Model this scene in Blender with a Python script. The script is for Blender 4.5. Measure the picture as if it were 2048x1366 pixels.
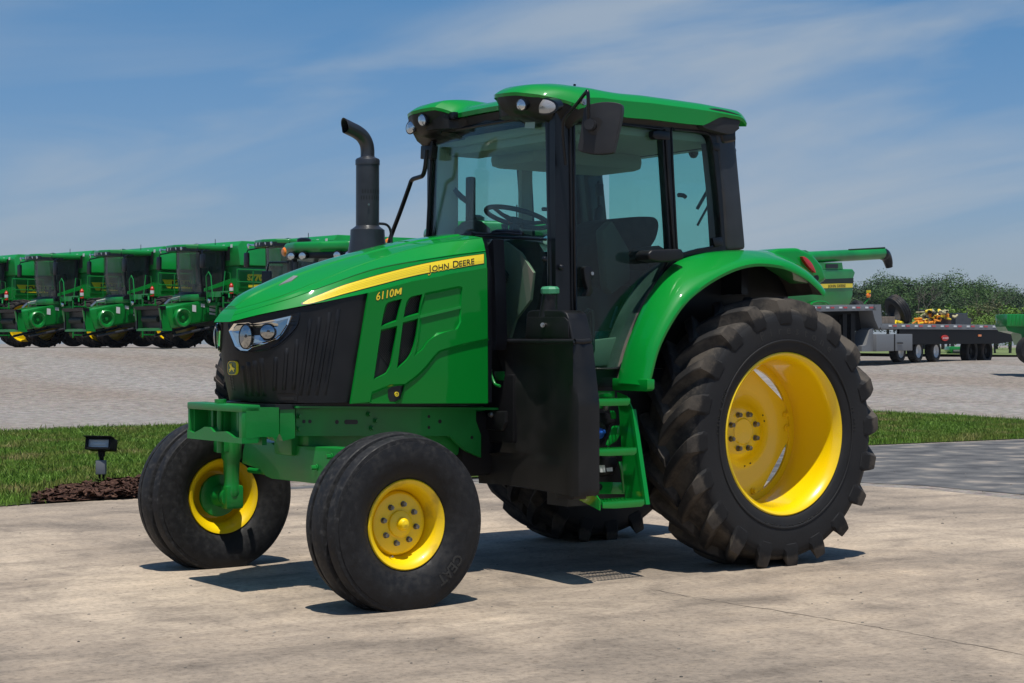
import bpy, bmesh, math, random
import numpy as np
from mathutils import Vector, Matrix, geometry
from mathutils.bvhtree import BVHTree
R = math.radians
random.seed(7); rng = np.random.default_rng(5)
for _o in list(bpy.data.objects): bpy.data.objects.remove(_o)
SC = bpy.context.scene; COL = SC.collection
# ---------------------------------------------------------------- camera
F_PX, CAM, YAW, PITCH, ROLL = 3443.2, Vector((7.8754, 8.9278, 1.4095)), -2.2054, 0.0018, 0.0015
FW = Vector((math.cos(YAW)*math.cos(PITCH), math.sin(YAW)*math.cos(PITCH), math.sin(PITCH)))
_rt = Vector((math.sin(YAW), -math.cos(YAW), 0)); _up = _rt.cross(FW)
RT = _rt*math.cos(ROLL) + _up*math.sin(ROLL); UP = -_rt*math.sin(ROLL) + _up*math.cos(ROLL)
cd = bpy.data.cameras.new('camera'); cam = bpy.data.objects.new('camera', cd); COL.objects.link(cam)
cd.sensor_width = 36; cd.lens = 36*F_PX/2048; cd.clip_start = .1; cd.clip_end = 6000
_m = Matrix((RT, UP, -FW)).transposed().to_4x4(); _m.translation = CAM
cam.matrix_world = _m
SC.camera = cam
# ---------------------------------------------------------------- light
SUN = Vector((.13, .25, 1)).normalized()
W = bpy.data.worlds.new("World"); SC.world = W; W.use_nodes = True
nt = W.node_tree; nt.nodes.clear()
def N(t, typ, **k):
    n = t.nodes.new(typ)
    for a, b in k.items(): setattr(n, a, b)
    return n
sky = N(nt, 'ShaderNodeTexSky', sky_type='NISHITA', sun_disc=False)
sky.sun_elevation = math.asin(SUN.z); sky.sun_rotation = math.atan2(SUN.x, SUN.y)
sky.air_density = 1.0; sky.dust_density = .6; sky.ozone_density = 3
bg = N(nt, 'ShaderNodeBackground'); bg.inputs[1].default_value = .105
out = N(nt, 'ShaderNodeOutputWorld')
tc = N(nt, 'ShaderNodeTexCoord')
mp = N(nt, 'ShaderNodeMapping'); mp.inputs['Rotation'].default_value = (0, 0, -YAW); mp.inputs['Scale'].default_value = (3, 3, 16); mp.inputs['Location'].default_value = (1, 8, 3)
mp2 = N(nt, 'ShaderNodeMapping'); mp2.inputs['Rotation'].default_value = (R(-7), R(-7), 0)
n1 = N(nt, 'ShaderNodeTexNoise'); n1.inputs['Scale'].default_value = 1.25; n1.inputs['Detail'].default_value = 7; n1.inputs['Roughness'].default_value = .52; n1.inputs['Distortion'].default_value = .5
n2 = N(nt, 'ShaderNodeTexNoise'); n2.inputs['Scale'].default_value = .55; n2.inputs['Detail'].default_value = 3
cr1 = N(nt, 'ShaderNodeValToRGB'); cr1.color_ramp.elements[0].position = .40; cr1.color_ramp.elements[1].position = .66
cr1.color_ramp.elements[1].color = (.75, .75, .75, 1)
cr2 = N(nt, 'ShaderNodeValToRGB'); cr2.color_ramp.elements[0].position = .34; cr2.color_ramp.elements[1].position = .56
mul = N(nt, 'ShaderNodeMath', operation='MULTIPLY')
tint = N(nt, 'ShaderNodeMix', data_type='RGBA', blend_type='MULTIPLY'); tint.inputs[0].default_value = 1
sx = N(nt, 'ShaderNodeSeparateXYZ'); tr_ = N(nt, 'ShaderNodeValToRGB'); e_ = tr_.color_ramp.elements; e_[0].position = .0; e_[0].color = (.52, .62, .88, 1); x2_ = e_.new(.05); x2_.color = (.53, .575, .74, 1); e_[len(e_)-1].position = .20; e_[len(e_)-1].color = (.37, .61, .78, 1); x_ = e_.new(.09); x_.color = (.48, .58, .75, 1)
mix = N(nt, 'ShaderNodeMix', data_type='RGBA'); mix.inputs[7].default_value = (3.3, 3.85, 4.5, 1)
L = nt.links.new
L(tc.outputs['Generated'], mp2.inputs[0]); L(mp2.outputs[0], mp.inputs[0]); L(mp.outputs[0], n1.inputs[0]); L(mp.outputs[0], n2.inputs[0])
L(n1.outputs[0], cr1.inputs[0]); L(n2.outputs[0], cr2.inputs[0]); L(cr1.outputs[0], mul.inputs[0]); L(cr2.outputs[0], mul.inputs[1])
L(tc.outputs['Generated'], sx.inputs[0]); L(sx.outputs[2], tr_.inputs[0]); L(tr_.outputs[0], tint.inputs[7]); L(sky.outputs[0], tint.inputs[6]); L(tint.outputs[2], mix.inputs[6]); fo_ = N(nt, 'ShaderNodeMapRange', interpolation_type='SMOOTHSTEP'); fo_.inputs[1].default_value = .22; fo_.inputs[2].default_value = .55; fo_.inputs[3].default_value = 1; fo_.inputs[4].default_value = .12; fm2 = N(nt, 'ShaderNodeMath', operation='MULTIPLY'); L(sx.outputs[2], fo_.inputs[0]); L(mul.outputs[0], fm2.inputs[0]); L(fo_.outputs[0], fm2.inputs[1]); L(fm2.outputs[0], mix.inputs[0]); L(mix.outputs[2], bg.inputs[0]); L(bg.outputs[0], out.inputs[0])  # clouds fade overhead, out of view, to darken the sky fill
sl = bpy.data.lights.new('sun', 'SUN'); sl.energy = 4.3; sl.angle = R(.5); sl.color = (1, .955, .88)
so = bpy.data.objects.new('sun', sl); COL.objects.link(so); so.rotation_euler = SUN.to_track_quat('Z', 'Y').to_euler()
so.location = (0, 0, 30)
SC.view_settings.view_transform = 'Standard'; SC.view_settings.look = 'None'; SC.view_settings.exposure = .15
SC.render.engine = 'CYCLES'
SC.cycles.max_bounces = 8; SC.cycles.transparent_max_bounces = 16
# ---------------------------------------------------------------- helpers
def ray(px, py): return FW + RT*((px-1024)/F_PX) - UP*((py-683)/F_PX)
def P(px, py, a, v):
    d = ray(px, py); i = 'xyz'.index(a); return CAM + d*((v-CAM[i])/d[i])
def PL(pts, a, v): return [P(x, y, a, v) for x, y in pts]
def at(px, dep, z=0):                                   # ground point at a depth from the camera
    p = CAM + FW*dep + RT*((px-1024)/F_PX*dep); return Vector((p.x, p.y, z))
def prin(name, col, rough=.5, metal=0, coat=0, spec=.5, **k):
    m = bpy.data.materials.new(name); m.use_nodes = True; b = m.node_tree.nodes['Principled BSDF']
    b.inputs['Base Color'].default_value = (*col, 1); b.inputs['Roughness'].default_value = rough
    b.inputs['Metallic'].default_value = metal; b.inputs['Coat Weight'].default_value = coat; b.inputs['Coat Roughness'].default_value = .04
    b.inputs['Specular IOR Level'].default_value = spec
    for a, v in k.items(): b.inputs[a.replace('_', ' ')].default_value = v
    return m
def noisy(m, cols, scale=8, detail=6, rough=None, bump=0, bscale=None, stretch=None, pos=(.35, .65), coord='Object', dist=0):
    """colour variation from noise between stops, optional roughness range and bump"""
    t = m.node_tree; b = t.nodes['Principled BSDF']; tcn = N(t, 'ShaderNodeTexCoord'); mpn = N(t, 'ShaderNodeMapping')
    t.links.new(tcn.outputs[coord], mpn.inputs[0])
    if stretch: mpn.inputs['Scale'].default_value = stretch
    nz = N(t, 'ShaderNodeTexNoise'); nz.inputs['Scale'].default_value = scale; nz.inputs['Detail'].default_value = detail; nz.inputs['Distortion'].default_value = dist
    t.links.new(mpn.outputs[0], nz.inputs[0])
    r = N(t, 'ShaderNodeValToRGB'); e = r.color_ramp.elements
    while len(e) < len(cols): e.new(.5)
    for i, c in enumerate(cols):
        e[i].position = pos[0] + (pos[1]-pos[0])*i/(len(cols)-1); e[i].color = (*c, 1)
    t.links.new(nz.outputs[0], r.inputs[0]); t.links.new(r.outputs[0], b.inputs['Base Color'])
    if rough:
        q = N(t, 'ShaderNodeMapRange'); q.inputs[3].default_value = rough[0]; q.inputs[4].default_value = rough[1]
        q.inputs[1].default_value = pos[0]; q.inputs[2].default_value = pos[1]
        t.links.new(nz.outputs[0], q.inputs[0]); t.links.new(q.outputs[0], b.inputs['Roughness'])
    if bump:
        nb = N(t, 'ShaderNodeTexNoise'); nb.inputs['Scale'].default_value = bscale or scale*6; nb.inputs['Detail'].default_value = 5
        t.links.new(mpn.outputs[0], nb.inputs[0])
        bp = N(t, 'ShaderNodeBump'); bp.inputs['Distance'].default_value = bump
        t.links.new(nb.outputs[0], bp.inputs['Height']); t.links.new(bp.outputs[0], b.inputs['Normal'])
    return m
def glassmat(name, tintc, refl=1.0, base=.06):
    m = bpy.data.materials.new(name); m.use_nodes = True; t = m.node_tree; t.nodes.clear()
    o = N(t, 'ShaderNodeOutputMaterial'); mx = N(t, 'ShaderNodeMixShader'); tr = N(t, 'ShaderNodeBsdfTransparent'); gl = N(t, 'ShaderNodeBsdfGlossy')
    tr.inputs[0].default_value = (*tintc, 1); gl.inputs['Roughness'].default_value = .02
    f0 = N(t, 'ShaderNodeFresnel'); f0.inputs[0].default_value = 1.5; ge = N(t, 'ShaderNodeNewGeometry'); iv = N(t, 'ShaderNodeMath', operation='SUBTRACT'); iv.inputs[0].default_value = 1; t.links.new(ge.outputs['Backfacing'], iv.inputs[1])
    fr = N(t, 'ShaderNodeMath', operation='MULTIPLY'); t.links.new(f0.outputs[0], fr.inputs[0]); t.links.new(iv.outputs[0], fr.inputs[1])
    df = N(t, 'ShaderNodeBsdfDiffuse'); df.inputs[0].default_value = (.35, .38, .36, 1); m2 = N(t, 'ShaderNodeMixShader'); 
    nz = N(t, 'ShaderNodeTexNoise'); nz.inputs['Scale'].default_value = 3; nz.inputs['Detail'].default_value = 8
    q = N(t, 'ShaderNodeMapRange'); q.inputs[1].default_value = .4; q.inputs[2].default_value = .75; q.inputs[3].default_value = base*.4; q.inputs[4].default_value = base
    tcn = N(t, 'ShaderNodeTexCoord'); t.links.new(tcn.outputs['Object'], nz.inputs[0]); t.links.new(nz.outputs[0], q.inputs[0])
    t.links.new(q.outputs[0], m2.inputs[0]); t.links.new(tr.outputs[0], m2.inputs[1]); t.links.new(df.outputs[0], m2.inputs[2])
    t.links.new(fr.outputs[0], mx.inputs[0]); t.links.new(m2.outputs[0], mx.inputs[1]); t.links.new(gl.outputs[0], mx.inputs[2]); t.links.new(mx.outputs[0], o.inputs[0])
    return m
class MB:
    """collects shapes, then links them as ONE mesh object"""
    def __init__(s): s.v = []; s.f = []; s.mi = []
    def add(s, v, f, mi=0):
        o = len(s.v); s.v += [Vector(p) for p in v]; s.f += [tuple(i+o for i in q) for q in f]; s.mi += [mi]*len(f); return s
    def box(s, c, d, rot=None, mi=0, bev=0):
        bm = bmesh.new(); bmesh.ops.create_cube(bm, size=1)
        for v in bm.verts: v.co = Vector((v.co.x*d[0], v.co.y*d[1], v.co.z*d[2]))
        if bev: bmesh.ops.bevel(bm, geom=bm.edges[:], offset=bev, segments=2, affect='EDGES', profile=.6)
        return s.bm(bm, (Matrix.Translation(Vector(c)) @ (rot.to_4x4() if rot else Matrix())), mi)
    def bm(s, bm, M=None, mi=0):
        bm.verts.ensure_lookup_table(); bm.verts.index_update()
        vs = [(M @ v.co) if M else v.co.copy() for v in bm.verts]; fs = [[v.index for v in f.verts] for f in bm.faces]
        bm.free(); return s.add(vs, fs, mi)
    def tube(s, pts, r, n=10, mi=0, cap=True, closed=False):
        pts = [Vector(p) for p in pts]; k = len(pts); rs = r if isinstance(r, (list, tuple)) else [r]*k
        vs = []; nrm = None
        for i, p in enumerate(pts):
            a = pts[(i-1) % k] if (closed or i > 0) else p; b = pts[(i+1) % k] if (closed or i < k-1) else p
            t = (b-a).normalized()
            if nrm is None: nrm = t.orthogonal().normalized()
            nrm = (nrm - t*nrm.dot(t)).normalized(); bn = t.cross(nrm)
            for j in range(n):
                an = 2*math.pi*j/n; vs.append(p + (nrm*math.cos(an) + bn*math.sin(an))*rs[i])
        fs = []
        for i in range(k if closed else k-1):
            for j in range(n):
                a = i*n+j; b = i*n+(j+1) % n; c = ((i+1) % k)*n+(j+1) % n; d = ((i+1) % k)*n+j; fs.append((a, b, c, d))
        if cap and not closed: fs.append(tuple(range(n-1, -1, -1))); fs.append(tuple((k-1)*n+j for j in range(n)))
        return s.add(vs, fs, mi)
    def cyl(s, a, b, r, n=16, mi=0): return s.tube([a, b], r, n, mi)
    def lathe(s, prof, c, ax=Vector((0, 1, 0)), n=64, mi=0, closed=False, caps=False):
        """prof: (offset along axis, radius)"""
        ax = Vector(ax).normalized(); u = ax.orthogonal().normalized() if abs(ax.y) < .99 else Vector((1, 0, 0)); w = ax.cross(u)
        vs = []; k = len(prof)
        for j in range(n):
            an = 2*math.pi*j/n; dr = u*math.cos(an) + w*math.sin(an)
            for o, r in prof: vs.append(Vector(c) + ax*o + dr*r)
        fs = []
        for j in range(n):
            j2 = (j+1) % n
            for i in range(k if closed else k-1): i2 = (i+1) % k; fs.append((j*k+i, j2*k+i, j2*k+i2, j*k+i2))
        if caps: fs.append(tuple(j*k for j in range(n))); fs.append(tuple(j*k+k-1 for j in range(n-1, -1, -1)))
        return s.add(vs, fs, mi)
    def prism(s, pts, dv, mi=0, bev=0, segs=2, holes=()):
        """polygon (3D points) with optional holes, extruded by vector dv"""
        dv = Vector(dv); loops = [list(map(Vector, pts))] + [list(map(Vector, h)) for h in holes]
        if bev and not holes:
            bm = bmesh.new(); a = [bm.verts.new(p) for p in loops[0]]; b = [bm.verts.new(p+dv) for p in loops[0]]; n = len(a)
            bm.faces.new(a); bm.faces.new(b[::-1])
            for i in range(n): bm.faces.new((a[i], b[i], b[(i+1) % n], a[(i+1) % n]))
            bmesh.ops.recalc_face_normals(bm, faces=bm.faces[:])
            bmesh.ops.bevel(bm, geom=bm.edges[:], offset=bev, segments=segs, affect='EDGES', profile=.6, clamp_overlap=True)
            return s.bm(bm, None, mi)
        tris = geometry.tessellate_polygon(loops); allp = [p for l in loops for p in l]; n = len(allp)
        fs = [tuple(t) for t in tris] + [tuple(i+n for i in t[::-1]) for t in tris]; o = 0
        for l in loops:
            m = len(l); fs += [(o+i, o+n+i, o+n+(i+1) % m, o+(i+1) % m) for i in range(m)]; o += m
        return s.add(allp + [p+dv for p in allp], fs, mi)
    def grid(s, rows, mi=0, closed=False):
        k = len(rows[0]); vs = [p for r in rows for p in r]; fs = []
        for i in range(len(rows)-1):
            for j in range(k if closed else k-1): j2 = (j+1) % k; fs.append((i*k+j, i*k+j2, (i+1)*k+j2, (i+1)*k+j))
        return s.add(vs, fs, mi)
    def text(s, txt, fn, size=1, off=0, ext=0, mi=0, align='LEFT', shear=0, spacing=1, sub=0):
        """fn maps font (x, y, z) to 3D"""
        c = bpy.data.curves.new('t', 'FONT'); c.body = txt; c.size = size; c.offset = off; c.extrude = ext; c.align_x = align; c.shear = shear; c.space_character = spacing; c.resolution_u = 3
        o = bpy.data.objects.new('t', c); COL.objects.link(o); dg = bpy.context.evaluated_depsgraph_get(); me = bpy.data.meshes.new_from_object(o.evaluated_get(dg))
        vs = [fn(v.co) for v in me.vertices]; fs = [tuple(p.vertices) for p in me.polygons]
        bpy.data.objects.remove(o); bpy.data.meshes.remove(me); bpy.data.curves.remove(c); return s.add(vs, fs, mi)
    def mirror(s, yc):
        m = MB(); m.v = [Vector((p.x, 2*yc-p.y, p.z)) for p in s.v]; m.f = [tuple(q[::-1]) for q in s.f]; m.mi = s.mi[:]; return m
    def moved(s, M):
        m = MB(); m.v = [M @ p for p in s.v]; m.f = s.f[:]; m.mi = s.mi[:]; return m
    def build(s, name, mats, parent=None, smooth=None, label=None, recalc=True):
        me = bpy.data.meshes.new(name); me.from_pydata([tuple(p) for p in s.v], [], s.f)
        mats = mats if isinstance(mats, (list, tuple)) else [mats]
        for m in mats: me.materials.append(m)
        if len(mats) > 1: me.polygons.foreach_set('material_index', s.mi)
        if recalc:
            b = bmesh.new(); b.from_mesh(me); bmesh.ops.recalc_face_normals(b, faces=b.faces[:]); b.to_mesh(me); b.free()
        if smooth:
            me.polygons.foreach_set('use_smooth', [True]*len(me.polygons)); me.set_sharp_from_angle(angle=R(smooth))
        me.validate(); me.update()
        o = bpy.data.objects.new(name, me); COL.objects.link(o)
        if parent:
            o.parent = parent
            if parent.type == 'EMPTY': o.matrix_parent_inverse = Matrix.Translation(parent.location).inverted()
        if label: o['label'] = label
        return o
def tag(o, label=None, cat=None, group=None, kind=None):
    for k, v in (('label', label), ('category', cat), ('group', group), ('kind', kind)):
        if v: o[k] = v
    return o
def empty(name, loc=(0, 0, 0)):
    o = bpy.data.objects.new(name, None); COL.objects.link(o); o.location = loc; o.empty_display_size = .2; return o
def kids(o): return [c for c in bpy.data.objects if c.parent == o]
def copy_tree(o, parent=None):
    c = o.copy(); COL.objects.link(c); c.parent = parent
    for ch in kids(o): copy_tree(ch, c)
    return c
def cr(pts, n=6, closed=False):
    """Catmull-Rom through points (tuples or Vectors)"""
    p = [Vector(q) for q in pts]; k = len(p); o = []
    for i in range(k if closed else k-1):
        a = p[(i-1) % k] if closed or i > 0 else p[0]*2-p[1]; b = p[i]; c = p[(i+1) % k]; d = p[(i+2) % k] if closed or i < k-2 else p[-1]*2-p[-2]
        for j in range(n):
            t = j/n; o.append(.5*((2*b)+(c-a)*t+(2*a-5*b+4*c-d)*t*t+(3*b-a-3*c+d)*t**3))
    if not closed: o.append(p[-1])
    return o
def crp(pts, n=6, closed=False): return [(v.x, v.y) for v in cr([(a, b, 0) for a, b in pts], n, closed)]
def zm(pts, ox, oy, s): return [(ox+x/s, oy+y/s) for x, y in pts]          # positions read in an enlarged view
class Surf:
    def __init__(s, mb):
        s.b = BVHTree.FromPolygons([tuple(p) for p in mb.v], mb.f)
    def hit(s, px, py, off=0):
        d = ray(px, py).normalized(); h = s.b.ray_cast(CAM, d)
        if h[0] is None:
            h = s.b.find_nearest(CAM + d*(8.2))
            return h[0] - d*off
        n = h[1] if h[1].dot(d) < 0 else -h[1]
        return h[0] + n*off
# ---------------------------------------------------------------- materials
M = {}
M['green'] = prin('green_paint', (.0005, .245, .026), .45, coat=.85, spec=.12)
M['green_side'] = prin('green_side_muted', (.0003, .20, .02), .45, coat=.45, spec=.1)  # same green, darker and less glossy, standing in for weaker sky reflection
M['green2'] = noisy(prin('green_casting', (.004, .17, .026), .4, coat=.25), [(.001, .17, .022), (.003, .25, .034)], 3, rough=(.35, .55), bump=.0006, bscale=90)
M['bgreen'] = noisy(prin('green_panel', (.004, .19, .026), .35, coat=.5), [(.001, .17, .022), (.002, .26, .034)], .9)
M['yellow'] = prin('yellow_paint', (.88, .60, .0), .3, coat=.7)
M['dyellow'] = noisy(prin('worn_yellow', (.8, .55, .01), .4, coat=.3), [(.45, .30, .02), (.86, .58, .005), (.88, .6, .0)], 5, pos=(.26, .5))
M['decal'] = prin('yellow_film', (.9, .68, .02), .35, coat=.5)
M['ink'] = prin('black_film', (.008, .009, .01), .4)
M['black'] = noisy(prin('black_plastic', (.007, .007, .008), .45, spec=.35), [(.006, .006, .0065), (.011, .011, .012)], 6, rough=(.34, .5), bump=.0004, bscale=300)
M['trim'] = prin('black_enamel', (.005, .006, .009), .3, coat=.15, spec=.3)
M['grille'] = prin('mesh_grille', (.006, .006, .007), .6)
M['stack'] = noisy(prin('dark_grey_enamel', (.02, .022, .027), .38, coat=.2), [(.016, .018, .022), (.026, .028, .034)], 7)
M['steel'] = prin('bare_steel', (.45, .45, .44), .35, 1)
M['chrome'] = prin('chrome', (.75, .75, .74), .08, 1)
M['refl'] = prin('lamp_reflector', (.62, .64, .62), .22, 1)
M['lens'] = prin('lamp_lens', (.62, .65, .66), .10, .9, coat=1)
M['hlens'] = prin('headlamp_lens', (.34, .36, .37), .04, 1, coat=1)
M['amber'] = prin('amber_lens', (.9, .22, .01), .2, coat=1)
M['amberclear'] = prin('turn_lens', (.55, .50, .47), .15, .3, coat=1)
def _rib():
    m = M['amberclear']; t = m.node_tree; b = t.nodes['Principled BSDF']; w = N(t, 'ShaderNodeTexWave', wave_type='RINGS', rings_direction='SPHERICAL'); w.inputs['Scale'].default_value = 38; c = N(t, 'ShaderNodeTexCoord'); mp_ = N(t, 'ShaderNodeMapping'); mp_.inputs['Location'].default_value = (-1.66, -.83, -2.80)
    r = N(t, 'ShaderNodeValToRGB'); e = r.color_ramp.elements; e[0].color = (.25, .22, .20, 1); e[1].color = (.75, .72, .70, 1); t.links.new(c.outputs['Object'], mp_.inputs[0]); t.links.new(mp_.outputs[0], w.inputs[0]); t.links.new(w.outputs[0], r.inputs[0]); t.links.new(r.outputs[0], b.inputs['Base Color'])
_rib()
M['red'] = prin('red_lens', (.55, .005, .012), .15, coat=1)
M['redpaint'] = prin('red_paint', (.6, .02, .01), .35)
M['white'] = prin('white_paint', (.75, .75, .74), .45)
M['glass'] = glassmat('tinted_cab_glass', (.80, .945, .90), base=.018)
M['sideglass'] = glassmat('tinted_side_glass', (.72, .905, .875), base=.010)
M['dglass'] = glassmat('dark_glass', (.34, .44, .41), base=.12)
M['beige'] = prin('beige_trim', (.24, .22, .165), .8)
M['liner'] = prin('grey_headliner', (.34, .33, .27), .85)
M['seat'] = noisy(prin('black_cloth', (.018, .018, .02), .85), [(.012, .012, .014), (.026, .026, .028)], 20)
M['alu'] = prin('dull_aluminium', (.24, .245, .25), .55, .5)
M['dkmetal'] = prin('black_chassis', (.006, .006, .007), .6, spec=.2)
M['mottleblack'] = noisy(prin('mottled_black_plastic', (.01, .01, .01), .5, spec=.35), [(.007, .007, .0075), (.012, .0115, .011), (.026, .023, .021)], 3.5, rough=(.36, .6), bump=.0004, bscale=250, pos=(.35, .75))  # black plastic with random lighter patches
M['gplastic'] = noisy(prin('grey_black_plastic', (.02, .02, .022), .5, spec=.4), [(.016, .016, .018), (.026, .026, .028)], 5, rough=(.4, .55), bump=.0003, bscale=300)
M['fliner'] = noisy(prin('mottled_liner', (.10, .085, .07), .9), [(.05, .045, .04), (.16, .135, .11)], 3)  # mottled grey-brown for the underside of the fenders
M['bluecap'] = prin('blue_cap', (.01, .08, .35), .4)
def rubber(name, dirt, lo=.35, hi=.62, sc=4):
    m = prin(name, (.015, .015, .016), .75, spec=.25)
    noisy(m, [(.013, .013, .014), (.020, .020, .021), dirt], sc, 9, rough=(.5, .9), bump=.0012, bscale=60, pos=(lo, hi)); return m
M['rubber'] = rubber('front_tyre_rubber', (.034, .033, .032), .42, .8, 28)
M['tread'] = rubber('dusty_tread_rubber', (.10, .078, .058), .36, .66, 5)
def dusty_tread(name, cen):
    m = prin(name, (.015, .015, .016), .8, spec=.25); t = m.node_tree; b = t.nodes['Principled BSDF']; k = t.links.new
    tcn = N(t, 'ShaderNodeTexCoord'); sp = N(t, 'ShaderNodeSeparateXYZ'); k(tcn.outputs['Object'], sp.inputs[0])
    def ma(op, a, b_=None, c_=None):
        n = N(t, 'ShaderNodeMath', operation=op)
        for i, v in enumerate((a, b_, c_)):
            if v is None: continue
            if isinstance(v, (int, float)): n.inputs[i].default_value = v
            else: k(v, n.inputs[i])
        return n.outputs[0]
    def mr(v, a, b_, c_=0, d=1): n = N(t, 'ShaderNodeMapRange', interpolation_type='SMOOTHSTEP'); k(v, n.inputs[0]); n.inputs[1].default_value = a; n.inputs[2].default_value = b_; n.inputs[3].default_value = c_; n.inputs[4].default_value = d; return n.outputs[0]
    x = ma('SUBTRACT', sp.outputs[0], cen[0]); z = ma('SUBTRACT', sp.outputs[2], cen[1]); r = ma('SQRT', ma('ADD', ma('MULTIPLY', x, x), ma('MULTIPLY', z, z)))
    n1 = N(t, 'ShaderNodeTexNoise'); n1.inputs['Scale'].default_value = 5; n1.inputs['Detail'].default_value = 9; k(tcn.outputs['Object'], n1.inputs[0])
    n2 = N(t, 'ShaderNodeTexNoise'); n2.inputs['Scale'].default_value = 26; n2.inputs['Detail'].default_value = 8; n2.inputs['Roughness'].default_value = .7; k(tcn.outputs['Object'], n2.inputs[0])
    rj = ma('ADD', r, ma('MULTIPLY', ma('SUBTRACT', n2.outputs[0], .5), .05))
    mask = ma('MULTIPLY', ma('MULTIPLY', mr(rj, .755, .80), mr(rj, .855, .875, 1, .22)), ma('ADD', mr(n1.outputs[0], .28, .72, .18, .85), ma('MULTIPLY', mr(n2.outputs[0], .40, .68), .30)))
    rmp = N(t, 'ShaderNodeMix', data_type='RGBA'); rmp.inputs[6].default_value = (.014, .014, .015, 1); rmp.inputs[7].default_value = (.085, .072, .058, 1); k(mr(mask, 0, 1), rmp.inputs[0])
    k(rmp.outputs[2], b.inputs['Base Color']); bp = N(t, 'ShaderNodeBump'); bp.inputs['Distance'].default_value = .0025; k(n2.outputs[0], bp.inputs['Height']); k(bp.outputs[0], b.inputs['Normal']); return m
M['tread'] = dusty_tread('dusty_lug_rubber', (0, .845))
M['ribs'] = rubber('scuffed_rib_rubber', (.055, .054, .053), .36, .75, 34)
M['sidewall'] = rubber('sidewall_rubber', (.024, .022, .02), .3, .8, 3)
M['brubber'] = rubber('far_tyre_rubber', (.07, .055, .045), .35, .7, 2)
# ---------------------------------------------------------------- ground
def lat(p): return (p-CAM).dot(RT)
def dep(p): return (p-CAM).dot(FW)
def sst(a, b, x): t = min(1, max(0, (x-a)/(b-a))); return t*t*(3-2*t)
def gz(x, y):
    p = Vector((x, y, 1.4)); d = dep(p)
    if d < 22: return 0
    l = lat(p)/d*F_PX
    h = 1.26 + (.85-1.26)*sst(250, 700, l)
    t = min(1, max(0, (d-34)/(62-34))); return h*(t*t*(3-2*t)*.4+t*.6)
def sheet(name, us, vs, z, mat, **k):
    """terrain-following strip between two pixel-depth borders"""
    pass
gb = MB(); rows = []
ds = [-60, -20, 0, 5, 8, 11, 14, 18, 22, 24] + list(np.linspace(26, 66, 21)) + [75, 90, 120, 180, 300, 600, 1200, 3000]
for d in ds:
    row = []
    for k in np.linspace(-1, 1, 41):
        w = max(60, abs(d)*.9) * k
        p = CAM + FW*d + RT*w; row.append(Vector((p.x, p.y, gz(p.x, p.y))))
    rows.append(row)
gb.grid(rows)
gm = prin('gravel', (.3, .28, .26), .9, spec=.2)
def gravel_nodes(m):
    t = m.node_tree; b = t.nodes['Principled BSDF']; tcn = N(t, 'ShaderNodeTexCoord')
    big = N(t, 'ShaderNodeTexNoise'); big.inputs['Scale'].default_value = .12; big.inputs['Detail'].default_value = 6
    mpb = N(t, 'ShaderNodeMapping'); mpb.inputs['Rotation'].default_value = (0, 0, -YAW); mpb.inputs['Scale'].default_value = (1.6, .5, 1)
    st = N(t, 'ShaderNodeTexVoronoi'); st.inputs['Scale'].default_value = 26
    fine = N(t, 'ShaderNodeTexNoise'); fine.inputs['Scale'].default_value = 4.5; fine.inputs['Detail'].default_value = 11; fine.inputs['Roughness'].default_value = .78
    r = N(t, 'ShaderNodeValToRGB'); e = r.color_ramp.elements; e[0].position = .38; e[1].position = .62
    e[0].color = (.31, .245, .19, 1); e[1].color = (.34, .305, .27, 1); x = e.new(.5); x.color = (.33, .28, .235, 1)
    mx = N(t, 'ShaderNodeMix', data_type='RGBA', blend_type='MULTIPLY'); mx.inputs[0].default_value = .85
    r2 = N(t, 'ShaderNodeValToRGB'); e = r2.color_ramp.elements; e[0].position = .36; e[0].color = (.42, .41, .40, 1); e[1].position = .62; e[1].color = (1.3, 1.3, 1.3, 1)
    t.links.new(tcn.outputs['Object'], mpb.inputs[0]); t.links.new(mpb.outputs[0], big.inputs[0]); t.links.new(tcn.outputs['Object'], fine.inputs[0]); t.links.new(tcn.outputs['Object'], st.inputs[0])
    t.links.new(big.outputs[0], r.inputs[0]); t.links.new(r.outputs[0], mx.inputs[6]); t.links.new(fine.outputs[0], r2.inputs[0]); t.links.new(r2.outputs[0], mx.inputs[7])
    m3 = N(t, 'ShaderNodeMix', data_type='RGBA', blend_type='MULTIPLY'); m3.inputs[0].default_value = .22
    t.links.new(mx.outputs[2], m3.inputs[6]); t.links.new(st.outputs['Color'], m3.inputs[7])
    hs = N(t, 'ShaderNodeHueSaturation'); hs.inputs['Saturation'].default_value = .72; t.links.new(m3.outputs[2], hs.inputs['Color']); hs.inputs['Value'].default_value = .90
    t.links.new(hs.outputs[0], b.inputs['Base Color'])
    bp = N(t, 'ShaderNodeBump'); bp.inputs['Distance'].default_value = .012; t.links.new(st.outputs[0], bp.inputs['Height']); t.links.new(bp.outputs[0], b.inputs['Normal'])
gravel_nodes(gm)
tag(gb.build('ground', gm, smooth=60), kind='structure')
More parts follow.
